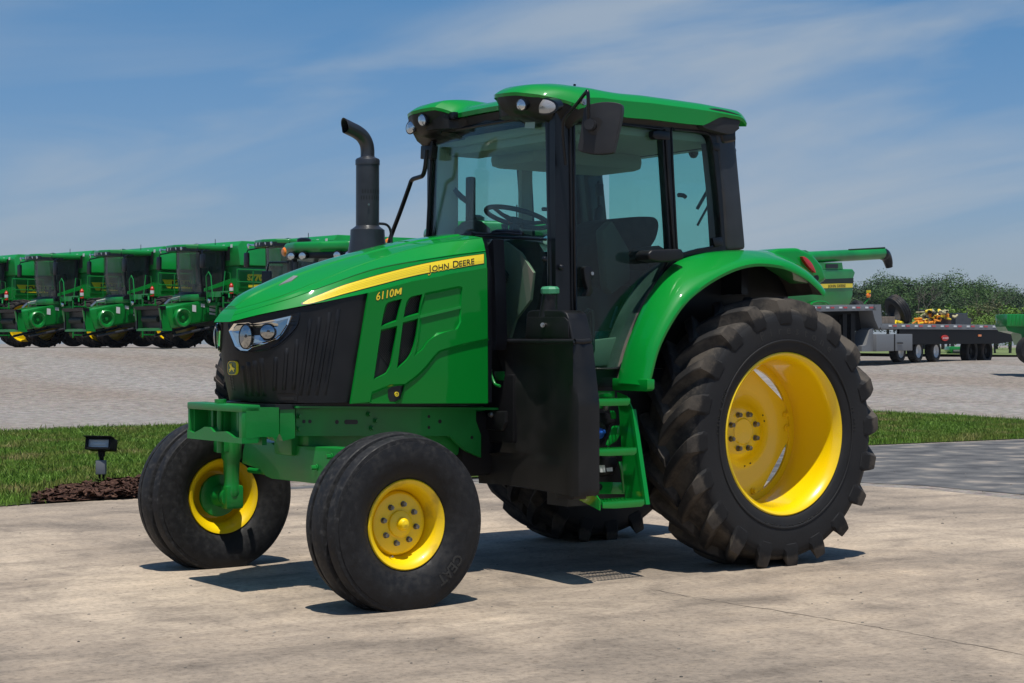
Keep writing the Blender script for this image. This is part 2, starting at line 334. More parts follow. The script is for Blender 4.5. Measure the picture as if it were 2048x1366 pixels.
# layered sheets
def region(name, pts, z, mat, n=2):
    mb = MB(); l = [Vector((p[0], p[1], z)) for p in pts]
    mb.prism([p - Vector((0, 0, .05+z)) for p in l], (0, 0, .05)) if False else None
    tris = geometry.tessellate_polygon([l]); mb.add(l, [tuple(t) for t in tris])
    return tag(mb.build(name, mat), kind='structure')
def g2(px, py): p = P(px, py, 'z', 0); return (p.x, p.y)
cm = prin('worn_concrete', (.3, .27, .23), .85, spec=.25)
def conc(m):
    t = m.node_tree; b = t.nodes['Principled BSDF']; tcn = N(t, 'ShaderNodeTexCoord')
    k = t.links.new
    def nz(sc, det, rough=.6, dist=0, vec=None):
        n_ = N(t, 'ShaderNodeTexNoise'); n_.inputs['Scale'].default_value = sc; n_.inputs['Detail'].default_value = det; n_.inputs['Roughness'].default_value = rough; n_.inputs['Distortion'].default_value = dist
        k(vec or tcn.outputs['Object'], n_.inputs[0]); return n_.outputs[0]
    def rp(fac, *st):
        r = N(t, 'ShaderNodeValToRGB'); e = r.color_ramp.elements
        while len(e) < len(st): e.new(.5)
        for i, (p_, c_) in enumerate(st): e[i].position = p_; e[i].color = (*c_, 1)
        k(fac, r.inputs[0]); return r.outputs[0]
    def mu(a_, b_, f_=1.0):
        m_ = N(t, 'ShaderNodeMix', data_type='RGBA', blend_type='MULTIPLY'); m_.inputs[0].default_value = f_; k(a_, m_.inputs[6]); k(b_, m_.inputs[7]); return m_.outputs[2]
    def mapn(rot, sc): q = N(t, 'ShaderNodeMapping'); q.inputs['Rotation'].default_value = (0, 0, R(rot)); q.inputs['Scale'].default_value = sc; k(tcn.outputs['Object'], q.inputs[0]); return q.outputs[0]
    base = rp(nz(.40, 9, .66, .5), (.36, (.235, .195, .155)), (.5, (.35, .285, .22)), (.62, (.46, .375, .285)))
    blot = rp(nz(1.7, 10, .68, .8), (.3, (.62, .62, .63)), (.5, (.97, .97, .97)), (.72, (1.18, 1.16, 1.13)))
    scuff = rp(nz(1.3, 7, .6, .3, mapn(-35, (.35, 2.4, 1))), (.36, (.58, .58, .59)), (.50, (1, 1, 1)), (.68, (1.12, 1.10, 1.06)))
    c = type('o', (), {})(); fine_ = nz(55, 6, .75); grit = rp(nz(30, 8, .8), (.30, (.45, .44, .42)), (.47, (.97, .97, .97)), (.66, (1.22, 1.21, 1.19)))
    spots = rp(nz(9, 8, .7), (.30, (.62, .60, .58)), (.40, (1, 1, 1)))
    pale = rp(nz(3.1, 9, .75, 1.5, mapn(25, (.6, 1.6, 1))), (.60, (1, 1, 1)), (.72, (1.22, 1.20, 1.15)))
    col_ = mu(mu(mu(mu(mu(base, blot), scuff, .5), grit), spots, .8), pale)
    k(col_, b.inputs['Base Color'])
    c = type('o', (), {'outputs': [fine_]})()
    bp = N(t, 'ShaderNodeBump'); bp.inputs['Distance'].default_value = .004; k(c.outputs[0], bp.inputs['Height']); k(bp.outputs[0], b.inputs['Normal'])
conc(cm)
B0 = [g2(-260, 1030), g2(0, 1015), g2(272, 998), g2(620, 978), g2(1000, 968), g2(1300, 966), g2(1600, 968), g2(1730, 973), g2(1850, 980), g2(2048, 1001), g2(2400, 1045)]
region('concrete_yard', B0 + [g2(4200, 1300), tuple((CAM-FW*30+RT*40)[:2]), tuple((CAM-FW*30-RT*40)[:2]), g2(-2200, 1300)], .007, cm)
am = noisy(prin('old_asphalt', (.1, .1, .1), .9, spec=.2), [(.07, .07, .074), (.13, .128, .126), (.30, .26, .22)], 2.2, 12, bump=.01, bscale=40, pos=(.36, .72), stretch=(1, 1, 1))
region('asphalt_apron', [g2(-260, 1028), g2(0, 1011), g2(300, 992), g2(620, 972), g2(1000, 962), g2(1300, 960), g2(1600, 962), g2(1730, 966), g2(1850, 972), g2(2048, 990), g2(2400, 1030),
        g2(2500, 862), g2(2048, 880), g2(1740, 893), g2(1500, 899), g2(1300, 905), g2(1180, 945)], .004, am)
# grass bed
soil = noisy(prin('grass_soil', (.05, .07, .02), .95, spec=.1), [(.03, .05, .012), (.06, .10, .02)], 6)
L_edge = [g2(-500, 1050), g2(0, 1014), g2(60, 1009), g2(75, 985), g2(140, 980), g2(200, 973), g2(272, 966), g2(620, 962), g2(1000, 955), g2(1180, 943), g2(1300, 903), g2(1500, 897), g2(1740, 891), g2(2048, 878), g2(2500, 860)]
U_edge = [g2(2500, 852), g2(2048, 846), g2(1900, 835), g2(1740, 829), g2(1000, 835), g2(500, 848), g2(330, 857), g2(160, 861), g2(0, 869), g2(-500, 885)]
gpoly = L_edge + U_edge
def soil_sheet():
    # top and bottom borders resampled by pixel column so the sheet can follow the rise
    import bisect
    return None
def inpoly(x, y, poly):
    c = False; n = len(poly); j = n-1
    for i in range(n):
        xi, yi = poly[i]; xj, yj = poly[j]
        if (yi > y) != (yj > y) and x < (xj-xi)*(y-yi)/(yj-yi)+xi: c = not c
        j = i
    return c
def tess_on_ground(poly, step, z):
    """sheet over a polygon, cut to a grid that follows the rise of the ground"""
    mb = MB(); edges = [(Vector(poly[i]), Vector(poly[(i+1) % len(poly)])) for i in range(len(poly))]
    pts = []
    for a, b in edges:
        n = max(1, int((b-a).length/step)); pts += [a.lerp(b, k/n) for k in range(n)]
    nb = len(pts); xs = [p.x for p in pts]; ys = [p.y for p in pts]
    q = step
    X = np.arange(min(xs), max(xs), q); Y = np.arange(min(ys), max(ys), q)
    for x in X:
        for y in Y:
            if inpoly(x, y, poly) and min((Vector((x, y))-p).length_squared for p in pts) > (q*.4)**2: pts.append(Vector((x, y)))
    r = geometry.delaunay_2d_cdt(pts, [], [list(range(nb))], 1, 1e-4)
    mb.add([Vector((v.x, v.y, gz(v.x, v.y)+z)) for v in r[0]], [tuple(f) for f in r[2]]); return mb
tag(tess_on_ground([tuple(p) for p in gpoly], 2.5, .010).build('grass_bed', soil), kind='structure')
mul_m = noisy(prin('bark_mulch', (.06, .03, .02), .95, spec=.15), [(.025, .014, .010), (.07, .035, .025), (.16, .09, .06)], 22, 8, bump=.03, bscale=30, pos=(.3, .72))
mulch = [g2(62, 1010), g2(80, 997), g2(120, 986), g2(190, 977), g2(272, 968), g2(420, 955), g2(420, 992), g2(272, 999), g2(160, 1005)]
mm = MB(); r_ = random.Random(3)
mb_ = tess_on_ground(mulch, .35, .02)
for v in mb_.v: v.z += r_.uniform(0, .012)
tag(mb_.build('mulch_bed', mul_m, smooth=30), kind='structure')
ch = MB(); bx = [p[0] for p in mulch]; by = [p[1] for p in mulch]
for _ in range(5200):
    x = r_.uniform(min(bx), max(bx)); y = r_.uniform(min(by), max(by))
    if not inpoly(x, y, mulch): continue
    a = r_.uniform(0, 6.28); l = r_.uniform(.02, .06); w = l*.35; z = .04+r_.uniform(0, .04); d = Vector((math.cos(a)*l, math.sin(a)*l, r_.uniform(-.02, .02))); e = Vector((-math.sin(a)*w, math.cos(a)*w, r_.uniform(-.01, .01))); c = Vector((x, y, z))
    ch.add([c-d-e, c+d-e, c+d+e, c-d+e], [(0, 1, 2, 3)])
tag(ch.build('bark_chips', mul_m, recalc=False), 'loose brown bark chips over the narrow bed beside the yard', 'mulch', kind='stuff')
# grass blades
def blades(name, poly, n, hmin, hmax, mat, label, wd=.006, dens_far=1):
    bx = [p[0] for p in poly]; by = [p[1] for p in poly]; vs = []; c = 0
    rg = random.Random(11)
    while c < n:
        x = rg.uniform(min(bx), max(bx)); y = rg.uniform(min(by), max(by))
        if not inpoly(x+rg.gauss(0, .09), y+rg.gauss(0, .09), poly): continue
        p = Vector((x, y, 1)); u = lat(p)/dep(p)
        if abs(u) > .40: continue
        if .08 < u < .195 or -.15 < u < .07 and rg.random() < .55: continue          # always behind the machine
        c += 1; z = gz(x, y)+.015; h = rg.uniform(hmin, hmax)*(1.0 if rg.random() < .93 else 1.6); a = rg.uniform(0, 6.283)
        lx, ly = rg.gauss(0, .35)*h, rg.gauss(0, .35)*h; wx, wy = math.cos(a)*wd*rg.uniform(.7, 1.5), math.sin(a)*wd
        vs += [(x-wx, y-wy, z), (x+wx, y+wy, z), (x+lx*.35+wx*.7, y+ly*.35+wy*.7, z+h*.6), (x+lx, y+ly, z+h), (x+lx*.35-wx*.7, y+ly*.35-wy*.7, z+h*.6)]
    mb = MB(); me = bpy.data.meshes.new(name); k = len(vs)//5
    me.from_pydata(vs, [], [(i*5, i*5+1, i*5+2, i*5+3, i*5+4) for i in range(k)]); me.materials.append(mat)
    o = bpy.data.objects.new(name, me); COL.objects.link(o); return tag(o, label, 'grass', kind='stuff')
grm = noisy(prin('grass_blade', (.07, .14, .02), .6, spec=.3), [(.28, .24, .09), (.16, .21, .035), (.105, .20, .02), (.15, .27, .035)], 1.1, 8, pos=(.30, .66))
blades('grass', [tuple(p) for p in gpoly], 230000, .03, .085, grm, 'short green lawn strip between the paved yard and the gravel', .006)
# crack in the slab and a pebble scatter
cmk = prin('crack_dark', (.07, .055, .045), .95)  # one even dark tone along the crack
ck = MB(); pts = [(1300, 1178), (1420, 1200), (1560, 1222), (1700, 1245), (1850, 1272), (2048, 1310), (2200, 1340)]
gp = [P(a, b, 'z', .0085) for a, b in crp(pts, 8)]; rr = random.Random(2)
lft = []; rgt = []
for i, p in enumerate(gp):
    j = Vector((rr.uniform(-.012, .012), rr.uniform(-.012, .012), 0)); d = (gp[min(i+1, len(gp)-1)]-gp[max(0, i-1)]).normalized(); n_ = Vector((-d.y, d.x, 0))*rr.uniform(.0015, .004)
    lft.append(p+j+n_); rgt.append(p+j-n_)
ck.grid([lft, rgt]); tag(ck.build('slab_crack', cmk), kind='structure')
pb = MB()
for _ in range(420):
    u = rr.uniform(-.33, .33); d = rr.uniform(6.5, 22)**1; p = CAM+FW*d+RT*u*d; s = rr.uniform(.002, .009)*(1+.5*(rr.random() < .1))
    bm = bmesh.new(); bmesh.ops.create_icosphere(bm, subdivisions=1, radius=s)
    for v in bm.verts: v.co = Vector((v.co.x*rr.uniform(.8, 1.5), v.co.y, v.co.z*.6))
    pb.bm(bm, Matrix.Translation((p.x, p.y, .008)))
tag(pb.build('loose_grit', noisy(prin('grit', (.2, .18, .15), .9), [(.05, .045, .04), (.3, .27, .22)], 3)), 'scattered small stones and grit on the concrete yard', 'grit', kind='stuff')
# ---------------------------------------------------------------- wheels
AY = Vector((0, 1, 0))
def spin(c, rad, ang, y): return Vector((c[0]+rad*math.cos(ang), y, c[2]+rad*math.sin(ang)))
def bolts(mb, c, y, rad, n, r, h, sgn, a0=0, mi=0):
    for k in range(n):
        p = spin(c, rad, a0+2*math.pi*k/n, y); mb.cyl(p, p+AY*sgn*h*.35, r*1.35, 12, mi); mb.cyl(p, p+AY*sgn*h, r, 6, mi)
def arc_text(mb, txt, c, y, rad, a0, size, sgn, adv=.72, ext=.002, off=0, rev=False, flip=False):
    """letters standing on a circle; a0 = angle of the first letter, reading clockwise seen from +Y"""
    an = a0
    for chh in txt:
        def fn(v, an=an):
            # seen from +Y the screen x axis is -X for a right-hand view: clockwise = increasing angle toward +... use -1
            t = Vector((math.sin(an), 0, -math.cos(an)))*(-1); rd = Vector((math.cos(an), 0, math.sin(an)))
            if flip: t, rd = -t, -rd
            base = rad + (size*.75 if flip else 0)
            return Vector((c[0], y, c[2])) + Vector((math.cos(an), 0, math.sin(an)))*base + t*v.x + rd*v.y + AY*sgn*v.z
        if chh != ' ': mb.text(chh, fn, size, off, ext, align='CENTER')
        an += (-1 if flip else 1)*adv*size/rad
def rear_wheel(cy, sgn, label):
    """sgn=+1: outer face toward +Y"""
    c = (0, cy, .845); Rr = .832; hw = .225
    # rim
    mb = MB(); f = lambda o: sgn*o
    prof = [(.215, .500), (.222, .512), (.216, .520), (.205, .515), (.203, .50), (.185, .484), (.12, .476), (.04, .472), (.0, .470), (-.06, .468), (-.10, .466), (-.14, .470), (-.17, .476), (-.20, .484), (-.215, .515), (-.225, .508),
            (-.212, .478), (-.16, .466), (-.14, .461), (-.10, .456), (-.06, .458), (.0, .460), (.04, .462), (.12, .466), (.18, .474), (.20, .490)]
    mb.lathe([(f(o), r) for o, r in prof], c, AY, 96, closed=True)
    # raised ring inside where the disc is clamped
    mb.lathe([(f(-.185), .470), (f(-.185), .425), (f(-.165), .425), (f(-.165), .470)], c, AY, 96)
    wh = mb.build('rear_wheel', M['yellow'], None, 40)
    # disc with four lobes
    db = MB(); yd = cy + f(-.205); n = 96; rows = []
    def rr_(a, k):
        t = a-R(-8)-math.pi/4; lobe = .380/max(abs(math.cos(t)), abs(math.sin(t)))
        return min(lobe, .440) if k is None else k
    for k, (rad, yo) in enumerate([(.0, .035), (.085, .035), (.135, .035), (.165, .03), (.185, .012), (.235, 0), (.28, .006), (.315, .02), (None, .028)]):
        rows.append([spin(c, max(.001, rr_(2*math.pi*j/n, rad)), 2*math.pi*j/n, yd+f(yo)) for j in range(n)])
    back = [[p - AY*f(.012) for p in r] for r in rows[::-1]]
    db.grid(rows + back, closed=True)
    d = db.build('wheel_disc', M['yellow'], wh, 35)
    hb = MB(); hb.lathe([(f(.0), .0005), (f(.006), .08), (f(.0), .088), (f(-.01), .088)], (0, yd+f(.036), c[2]), AY, 48)
    hb.build('hub_cap', M['yellow'], wh, 35)
    for k in range(8):
        b = MB(); b_c = spin(c, .118, R(22.5)+k*math.pi/4, yd+f(.034)); b.cyl(b_c, b_c+AY*f(.006), .019, 16); b.cyl(b_c, b_c+AY*f(.032), .0155, 6); b.build('wheel_bolt', M['steel2'], wh, 30)
    cb = MB()
    for l in range(4):
        for s2 in (-1, 1):
            q = spin(c, .405, R(-8)+l*math.pi/2+s2*.11, yd+f(.03)); cb = MB(); cb.cyl(q, q+AY*f(.008), .022, 12); cb.cyl(q, q+AY*f(.026), .015, 6); cb.build('clamp_bolt', M['yellow'], wh, 30)
    hs = MB()
    for a in (62, 72, 155, 165, 245, 258, -12, -24):
        q = spin(c, .235, R(a), yd+f(.004)); hs.cyl(q-AY*f(.004), q+AY*f(.0006), .0055, 8)
    hs.build('bolt_hole', M['ink'], wh)
    # tyre carcass
    tb = MB()
    tp = [(.205, .515), (.222, .53), (.232, .56), (.240, .62), (.2415, .68), (.238, .735), (.222, .768), (.198, .79), (.16, .803), (.08, .814), (0, .817)]
    tp = [(v.x, v.y) for v in cr([(a, b, 0) for a, b in tp], 3)]
    full = tp + [(-a, b) for a, b in tp[::-1][1:]]
    tb.lathe([(f(a), b) for a, b in full], c, AY, 120)
    # rim strip line on the sidewall
    tb.lathe([(f(.240), .585), (f(.2435), .59), (f(.2435), .597), (f(.2405), .60)], c, AY, 96)
    # lugs
    NL = 20
    def surf(s): # s in metres of |y|: 0..: returns (|y|, radius of tread top, radius of the carcass)
        pass
    # path of a lug: station (|y|, top radius, base radius, angle lag, half width)
    # station: (|y|, top radius, base radius, base |y|, angle lag, half width)
    st = [(-.022, .866, .80, -.022, -.050, .028), (.03, .873, .80, .03, .03, .033), (.08, .876, .80, .08, .088, .034), (.14, .873, .79, .14, .150, .036), (.195, .865, .77, .185, .205, .038), (.228, .853, .75, .200, .236, .043), (.246, .80, .73, .215, .250, .053), (.2495, .748, .71, .230, .257, .058), (.2445, .702, .695, .236, .262, .048)]
    lg = MB()
    for side in (1, -1):
        for k in range(NL):
            a0 = 2*math.pi*(k + (.5 if side < 0 else 0))/NL + .02
            rws = []
            for (yy, rt, rb, yb, lag, w) in st:
                jt = rr_l.uniform(-.002, .002); a = a0+lag; dt = w/.85; db_ = (w+.020)/.85
                y1 = cy+side*yy; y2 = cy+side*yb
                rm = rb+(rt-rb)*.42; ym = y2+(y1-y2)*.5; dw = db_+.030
                rws.append([spin(c, rb, a-dw, y2), spin(c, rm, a-db_*1.0, ym), spin(c, rt-.005, a-dt, y1), spin(c, rt+jt, a-dt*.80, y1), spin(c, rt+jt, a+dt*.80, y1), spin(c, rt-.005, a+dt, y1), spin(c, rm, a+db_*1.0, ym), spin(c, rb, a+dw, y2)])
            lg.grid(rws); o = len(lg.v)-8*len(rws); lg.f.append(tuple(o+i for i in range(8))); lg.mi.append(0); lg.f.append(tuple(o+8*(len(rws)-1)+i for i in range(7, -1, -1))); lg.mi.append(0)
    tb.mi = [1]*len(tb.f)
    for v in range(len(tb.f)):
        q = [tb.v[i] for i in tb.f[v]]; rad = sum(math.hypot(p.x-c[0], p.z-c[2]) for p in q)/len(q); tb.mi[v] = 1 if rad < .76 else 0
    tb.add(lg.v, lg.f, 0)
    ty = tb.build('tyre', [M['tread'], M['sidewall']], wh, 26)
    if sgn > 0:
        lt = MB()
        arc_text(lt, 'Firestone', c, cy+.2405, .635, R(128), .075, 1, .95, .003, rev=True) if False else None
        fire_text(lt, c, cy+.2395)
        lt.build('tyre_lettering', M['sidewall2'], wh)
    if label: wh['label'] = label
    return wh
def fire_text(lt, c, y):
    def put(txt, rad, mid, size, spc, outward=True, off=.0):
        n = len(txt); step = spc*size/rad
        for i, chh in enumerate(txt):
            if chh == ' ': continue
            # seen from +Y with Z up the viewer's right is -X, so reading left to right = growing angle at the top reversed
            an = mid - step*(i-(n-1)/2)*(-1)
            # angle measured from +X; the top is 90 deg, viewer's left is +X (smaller angle)
            if not outward: an = mid + step*(i-(n-1)/2)*(-1)
            er = Vector((math.cos(an), 0, math.sin(an))); et = Vector((-math.sin(an), 0, math.cos(an)))     # growing angle = toward viewer's right at the top
            if not outward: er2, et2 = -er, -et
            else: er2, et2 = er, et
            org = Vector((c[0], y, c[2])) + er*rad
            lt.text(chh, lambda v: org + et2*v.x + er2*v.y + AY*v.z, size, off, .0025, align='CENTER')
    put('Firestone', .635, R(97), .078, .98)
    put('FARM', .70, R(262), .05, 1.0, False) if False else None
    put('RADIAL ALL TRACTION', .60, R(265), .034, .85, False)
    put('FIELD & ROAD', .60, R(15), .030, .82)
    put('18.4R38', .60, R(172), .03, .82)
M['steel2'] = noisy(prin('weathered_bolt', (.2, .2, .19), .5, .7), [(.10, .095, .085), (.3, .3, .29)], 30)
M['sidewall2'] = prin('raised_rubber_letters', (.03, .029, .027), .65, spec=.3)
rr_l = random.Random(9)
TX, TY = 1.3, .05
tractor = empty('tractor', (TX, TY, 0))
tag(tractor, 'large green utility tractor with yellow wheels and glazed cab parked on the concrete in front', 'tractor')
def part(mb, name, mats, parent=None, smooth=None, label=None): return mb.build(name, mats, parent or tractor, smooth, label)
def adopt(o):
    o.parent = tractor; o.matrix_parent_inverse = Matrix.Translation(tractor.location).inverted()
adopt(rear_wheel(.943+.0, 1, None))
adopt(rear_wheel(-.843-.0, -1, None))
# front wheels
FX, FZ = 2.9164, .4551
def front_wheel(cy, sgn):
    c = (FX, cy, FZ); f = lambda o: sgn*o; mb = MB()
    prof = [(.118, .224), (.124, .236), (.118, .242), (.108, .237), (.106, .226), (.09, .208), (.05, .200), (.02, .186), (-.06, .186), (-.09, .205), (-.105, .222), (-.112, .239), (-.122, .236), (-.116, .216), (-.09, .195), (-.06, .176), (.02, .176), (.05, .190), (.09, .199), (.11, .214)]
    mb.lathe([(f(o), r) for o, r in prof], c, AY, 72, closed=True)
    wh = mb.build('front_wheel', M['dyellow'], None, 40)
    db = MB()
    db.lathe([(f(.045), .001), (f(.045), .145), (f(.040), .160), (f(.022), .172), (f(-.005), .177), (f(-.012), .177), (f(.012), .168), (f(.030), .150), (f(.035), .001)], c, AY, 64)
    db.build('wheel_disc', M['dyellow'], wh, 35)
    hb = MB(); hb.lathe([(f(.045), .072), (f(.060), .070), (f(.066), .062), (f(.072), .036), (f(.092), .031), (f(.105), .022), (f(.111), .0005)], c, AY, 40); hb.build('hub_cap', M['dyellow'], wh, 30)
    for k in range(8):
        p = spin(c, .105, R(12)+k*math.pi/4, c[1]+f(.045)); b = MB(); b.cyl(p, p+AY*f(.004), .016, 14); b.cyl(p, p+AY*f(.022), .0125, 6); b.build('wheel_bolt', M['steel2'], wh, 30)
    v = MB(); p = spin(c, .192, R(-68), cy+f(.055)); v.tube([p, p+Vector((0, f(.035), .012))], .005, 8); v.build('valve', M['steel'], wh, 30)
    if sgn < 0:
        g = MB(); g.lathe([(.045, .001), (.045, .135), (.062, .13), (.066, .07), (.14, .055), (.15, .001)], (FX, cy+0, FZ), AY, 40)
        g.build('hub', M['green2'], wh, 30)
    tp = [(.100, .238), (.118, .246), (.142, .275), (.158, .315), (.165, .355), (.163, .395), (.157, .425), (.152, .443), (.1465, .457), (.142, .462), (.120, .470), (.094, .475)]
    tp = crp(tp[:7], 3) + [(.154, .437), (.150, .4375), (.147, .459), (.143, .463), (.120, .4705)]
    tp += [(.090, .472), (.086, .450), (.078, .441), (.068, .442), (.060, .452), (.055, .476), (.050, .482), (.028, .4865), (.012, .488), (0, .488)]
    full = tp + [(-a, b) for a, b in tp[::-1][1:]]
    tb = MB(); tb.lathe([(f(a), b) for a, b in full], c, AY, 110)
    if sgn > 0:                                               # raised maker's patch
        pa = []
        def W_(an, rad, h): 
            yy = cy + np.interp(rad, [.275, .315, .355, .395, .430], [.140, .156, .163, .162, .153]) + h
            return spin(c, rad, an, yy)
        ca, hwid, r0, r1 = R(224), .21, .315, .395
    for i_, q_ in enumerate(tb.f):
        rad = sum(math.hypot(tb.v[v_].x-c[0], tb.v[v_].z-c[2]) for v_ in q_)/len(q_); tb.mi[i_] = 1 if rad > .44 else 0
    ty = tb.build('tyre', [M['rubber'], M['ribs']], wh, 24)
    if sgn > 0:
        lt = MB(); ca, ha = R(226), .30
        rows = [[W_(ca-ha+2*ha*i/10, .318+.082*j/4, .003) for j in range(5)] for i in range(11)]
        base = [[W_(ca-ha+2*ha*i/10, .318+.082*j/4, -.01) for j in range(5)] for i in range(11)]
        lt.grid(rows)
        o = len(lt.v)
        ring = [rows[i][0] for i in range(11)] + [rows[10][j] for j in range(1, 5)] + [rows[i][4] for i in range(9, -1, -1)] + [rows[0][j] for j in range(3, 0, -1)]
        bng = [base[i][0] for i in range(11)] + [base[10][j] for j in range(1, 5)] + [base[i][4] for i in range(9, -1, -1)] + [base[0][j] for j in range(3, 0, -1)]
        lt.grid([ring, bng], closed=True)
        lt.build('sidewall_patch', M['rubber'], wh, 30)
        tt = MB(); n = 4
        for i, chh in enumerate('CEAT'):
            an0 = ca + (i-1.5)*.13
            def fn2(v, an0=an0): return W_(an0 + v.x/.36, .332 + (v.y/.058)*.056, .0045+v.z)
            tt.text(chh, fn2, .08, .002, .001, align='CENTER')
        tt.build('tyre_lettering', M['sidewall2'], wh)
    adopt(wh); return wh
front_wheel(1.138, 1); front_wheel(-.977, -1)
# ---------------------------------------------------------------- hood
YC = .05
def rel(p): return Vector((p[0], p[1]+YC, p[2]))
HS = [  # stations: B, M, U, V, T as (X, y from the centre, z)
 [(1.86, .45, 1.871), (1.86, .435, 1.975), (1.86, .400, 2.055), (1.86, .15, 2.083), (1.86, 0, 2.088)],
 [(2.2, .447, 1.812), (2.2, .42, 1.925), (2.2, .322, 2.002), (2.2, .13, 2.026), (2.2, 0, 2.032)],
 [(2.6, .443, 1.724), (2.6, .40, 1.852), (2.6, .298, 1.890), (2.6, .11, 1.925), (2.6, 0, 1.933)],
 [(2.9, .415, 1.662), (2.9, .36, 1.752), (2.9, .285, 1.780), (2.9, .095, 1.832), (2.9, 0, 1.840)],
 [(3.08, .36, 1.625), (3.10, .305, 1.676), (3.12, .262, 1.694), (3.12, .085, 1.745), (3.12, 0, 1.752)],
 [(3.27, .25, 1.580), (3.25, .215, 1.622), (3.235, .185, 1.648), (3.25, .075, 1.684), (3.255, 0, 1.689)],
 [(3.392, .10, 1.536), (3.368, .09, 1.575), (3.338, .08, 1.609), (3.335, .045, 1.620), (3.335, 0, 1.622)]]
cols = [cr([rel(s[k]) for s in HS], 7) for k in range(5)]
def ring(i, cols=cols):
    B, Mi, U, V, T = [c[i] for c in cols]
    half = [B + Vector((0, -.02, -.004)), B, B.lerp(Mi, .5) + Vector((0, .004, 0)), Mi.lerp(B, .05), Mi+Vector((0, .004, 0)), Mi.lerp(U, .06), Mi.lerp(U, .5)+Vector((0, .003, .003)), U.lerp(Mi, .05), U+Vector((0, .002, .002)), U.lerp(V, .03), U.lerp(V, .35)+Vector((0, 0, .004)), V.lerp(U, .08), V+Vector((0, 0, .006)), V.lerp(T, .5)+Vector((0, 0, .007)), T+Vector((0, 0, .007))]
    return half + [Vector((p.x, 2*YC-p.y, p.z)) for p in half[-2::-1]]
hood = MB(); rings = [ring(i) for i in range(len(cols[0]))]
hood.grid(rings)
rl = rings[-1]; n = len(rl); nb = len(hood.v)-n
for i in range(1, n//2): hood.f.append((nb+i, nb+i+1, nb+n-2-i, nb+n-1-i)); hood.mi.append(0)
hs = Surf(hood)
# turned-in rear lip
r0 = rings[0]; hood.grid([r0, [p + Vector((.0, 0, -.02)) + (Vector((0, YC, p.z))-Vector((0, p.y, p.z)))*.04 for p in r0]])
ho = part(hood, 'hood', M['green'], None, 16)
# nose badge pad
nb_ = MB(); pts = [(558, 571), (570, 563), (587, 552), (596, 553), (584, 562)]
nb_.prism([hs.hit(a, b, .004) for a, b in pts], (0, 0, -.006)); nb_.build('nose_badge', M['alu'], ho)
# yellow stripe
top = zm([(-30, 545), (60, 548)], 0, 0, 1)
T_ = crp(zm([(-200, 855), (-120, 808), (0, 760), (250, 658), (500, 580), (720, 518), (1000, 447), (1250, 390), (1600, 326), (1915, 282)], 640, 460, 5.851), 8)
B_ = crp(zm([(-200, 868), (-120, 862), (0, 832), (250, 757), (500, 690), (720, 632), (1000, 559), (1250, 503), (1600, 440), (1915, 390)], 640, 460, 5.851), 8)
def strip(Tl, Bl, off, grow=0, surf=hs, k=3):
    mb = MB(); rows = []
    for (a, b), (c_, d) in zip(Tl, Bl):
        rows.append([surf.hit(a+(c_-a)*j/k, (b-grow)+(d-b+2*grow)*j/k, off) for j in range(k+1)])
    return mb.grid(rows)
m_ = strip([(T_[0][0]-3, T_[0][1]+.5)]+T_+[(T_[-1][0]+1.2, T_[-1][1])], [(B_[0][0]-3, B_[0][1]-.2)]+B_+[(B_[-1][0]+1.2, B_[-1][1])], .0012, 1.3)
m_.build('stripe_border', M['ink'], ho)
so_ = strip(T_, B_, .0024).build('side_stripe', M['decal'], ho)
# fine pin lines in the stripe
pl = MB()
for q in (.25, .42, .58, .75):
    l = [(a+(c_-a)*q, b+(d-b)*q) for (a, b), (c_, d) in zip(T_, B_)]; l = l[6:int(len(l)*.80)]
    pl.grid([[hs.hit(a, b-.18, .003) for a, b in l], [hs.hit(a, b+.18, .003) for a, b in l]])
pl.build('stripe_lines', prin('stripe_line', (.62, .42, .02), .4), ho)
def pix_text(mb, txt, surf, x0, y0, x1, y1, h, off, size=1, bold=0, slant=0, upv=None, spacing=1):
    """text with its base line running from pixel (x0,y0) to (x1,y1), capital height h pixels"""
    c = bpy.data.curves.new('t', 'FONT'); c.body = txt; c.size = 1; c.space_character = spacing; o = bpy.data.objects.new('t', c); COL.objects.link(o); bpy.context.view_layer.update(); w = o.dimensions.x; bpy.data.objects.remove(o); bpy.data.curves.remove(c)
    ux, uy = (upv or (0, -1))
    def fn(v):
        t = v.x/w; return surf.hit(x0+(x1-x0)*t + (ux*h+slant)*v.y/.69, y0+(y1-y0)*t + uy*h*v.y/.69, off)
    mb.text(txt, fn, 1, bold, 0, spacing=spacing)
M['inkd'] = M['ink']
tx = MB()
def caps(mb, surf, words, x0, y0, x1, y1, hbig, hsmall, off, bold, spacing=1.0):
    """small capitals: list of (text, big?) laid along a base line"""
    def nat(t_):
        c = bpy.data.curves.new('t', 'FONT'); c.body = t_; c.size = 1; o = bpy.data.objects.new('t', c); COL.objects.link(o); bpy.context.view_layer.update(); w = o.dimensions.x; bpy.data.objects.remove(o); bpy.data.curves.remove(c); return w
    ws_ = [(nat(t) if t.strip() else .35)*(hbig if b else hsmall) + .09*hsmall for t, b in words]; tot = sum(ws_); a = 0
    for (t, b), w_ in zip(words, ws_):
        if t.strip():
            q0 = a/tot; q1 = (a+w_-.09*hsmall)/tot
            pix_text(mb, t, surf, x0+(x1-x0)*q0, y0+(y1-y0)*q0, x0+(x1-x0)*q1, y0+(y1-y0)*q1, hbig if b else hsmall, off, bold=bold, upv=(.0, -1), spacing=spacing)
        a += w_
jd = [('J', 1), ('OHN', 0), (' ', 0), ('D', 1), ('EERE', 0)]
caps(tx, hs, jd, 857.5, 545.5, 948, 529, 13.6, 11.6, .0030, .045); tx.build('lettering_halo', M['decal'], ho) 
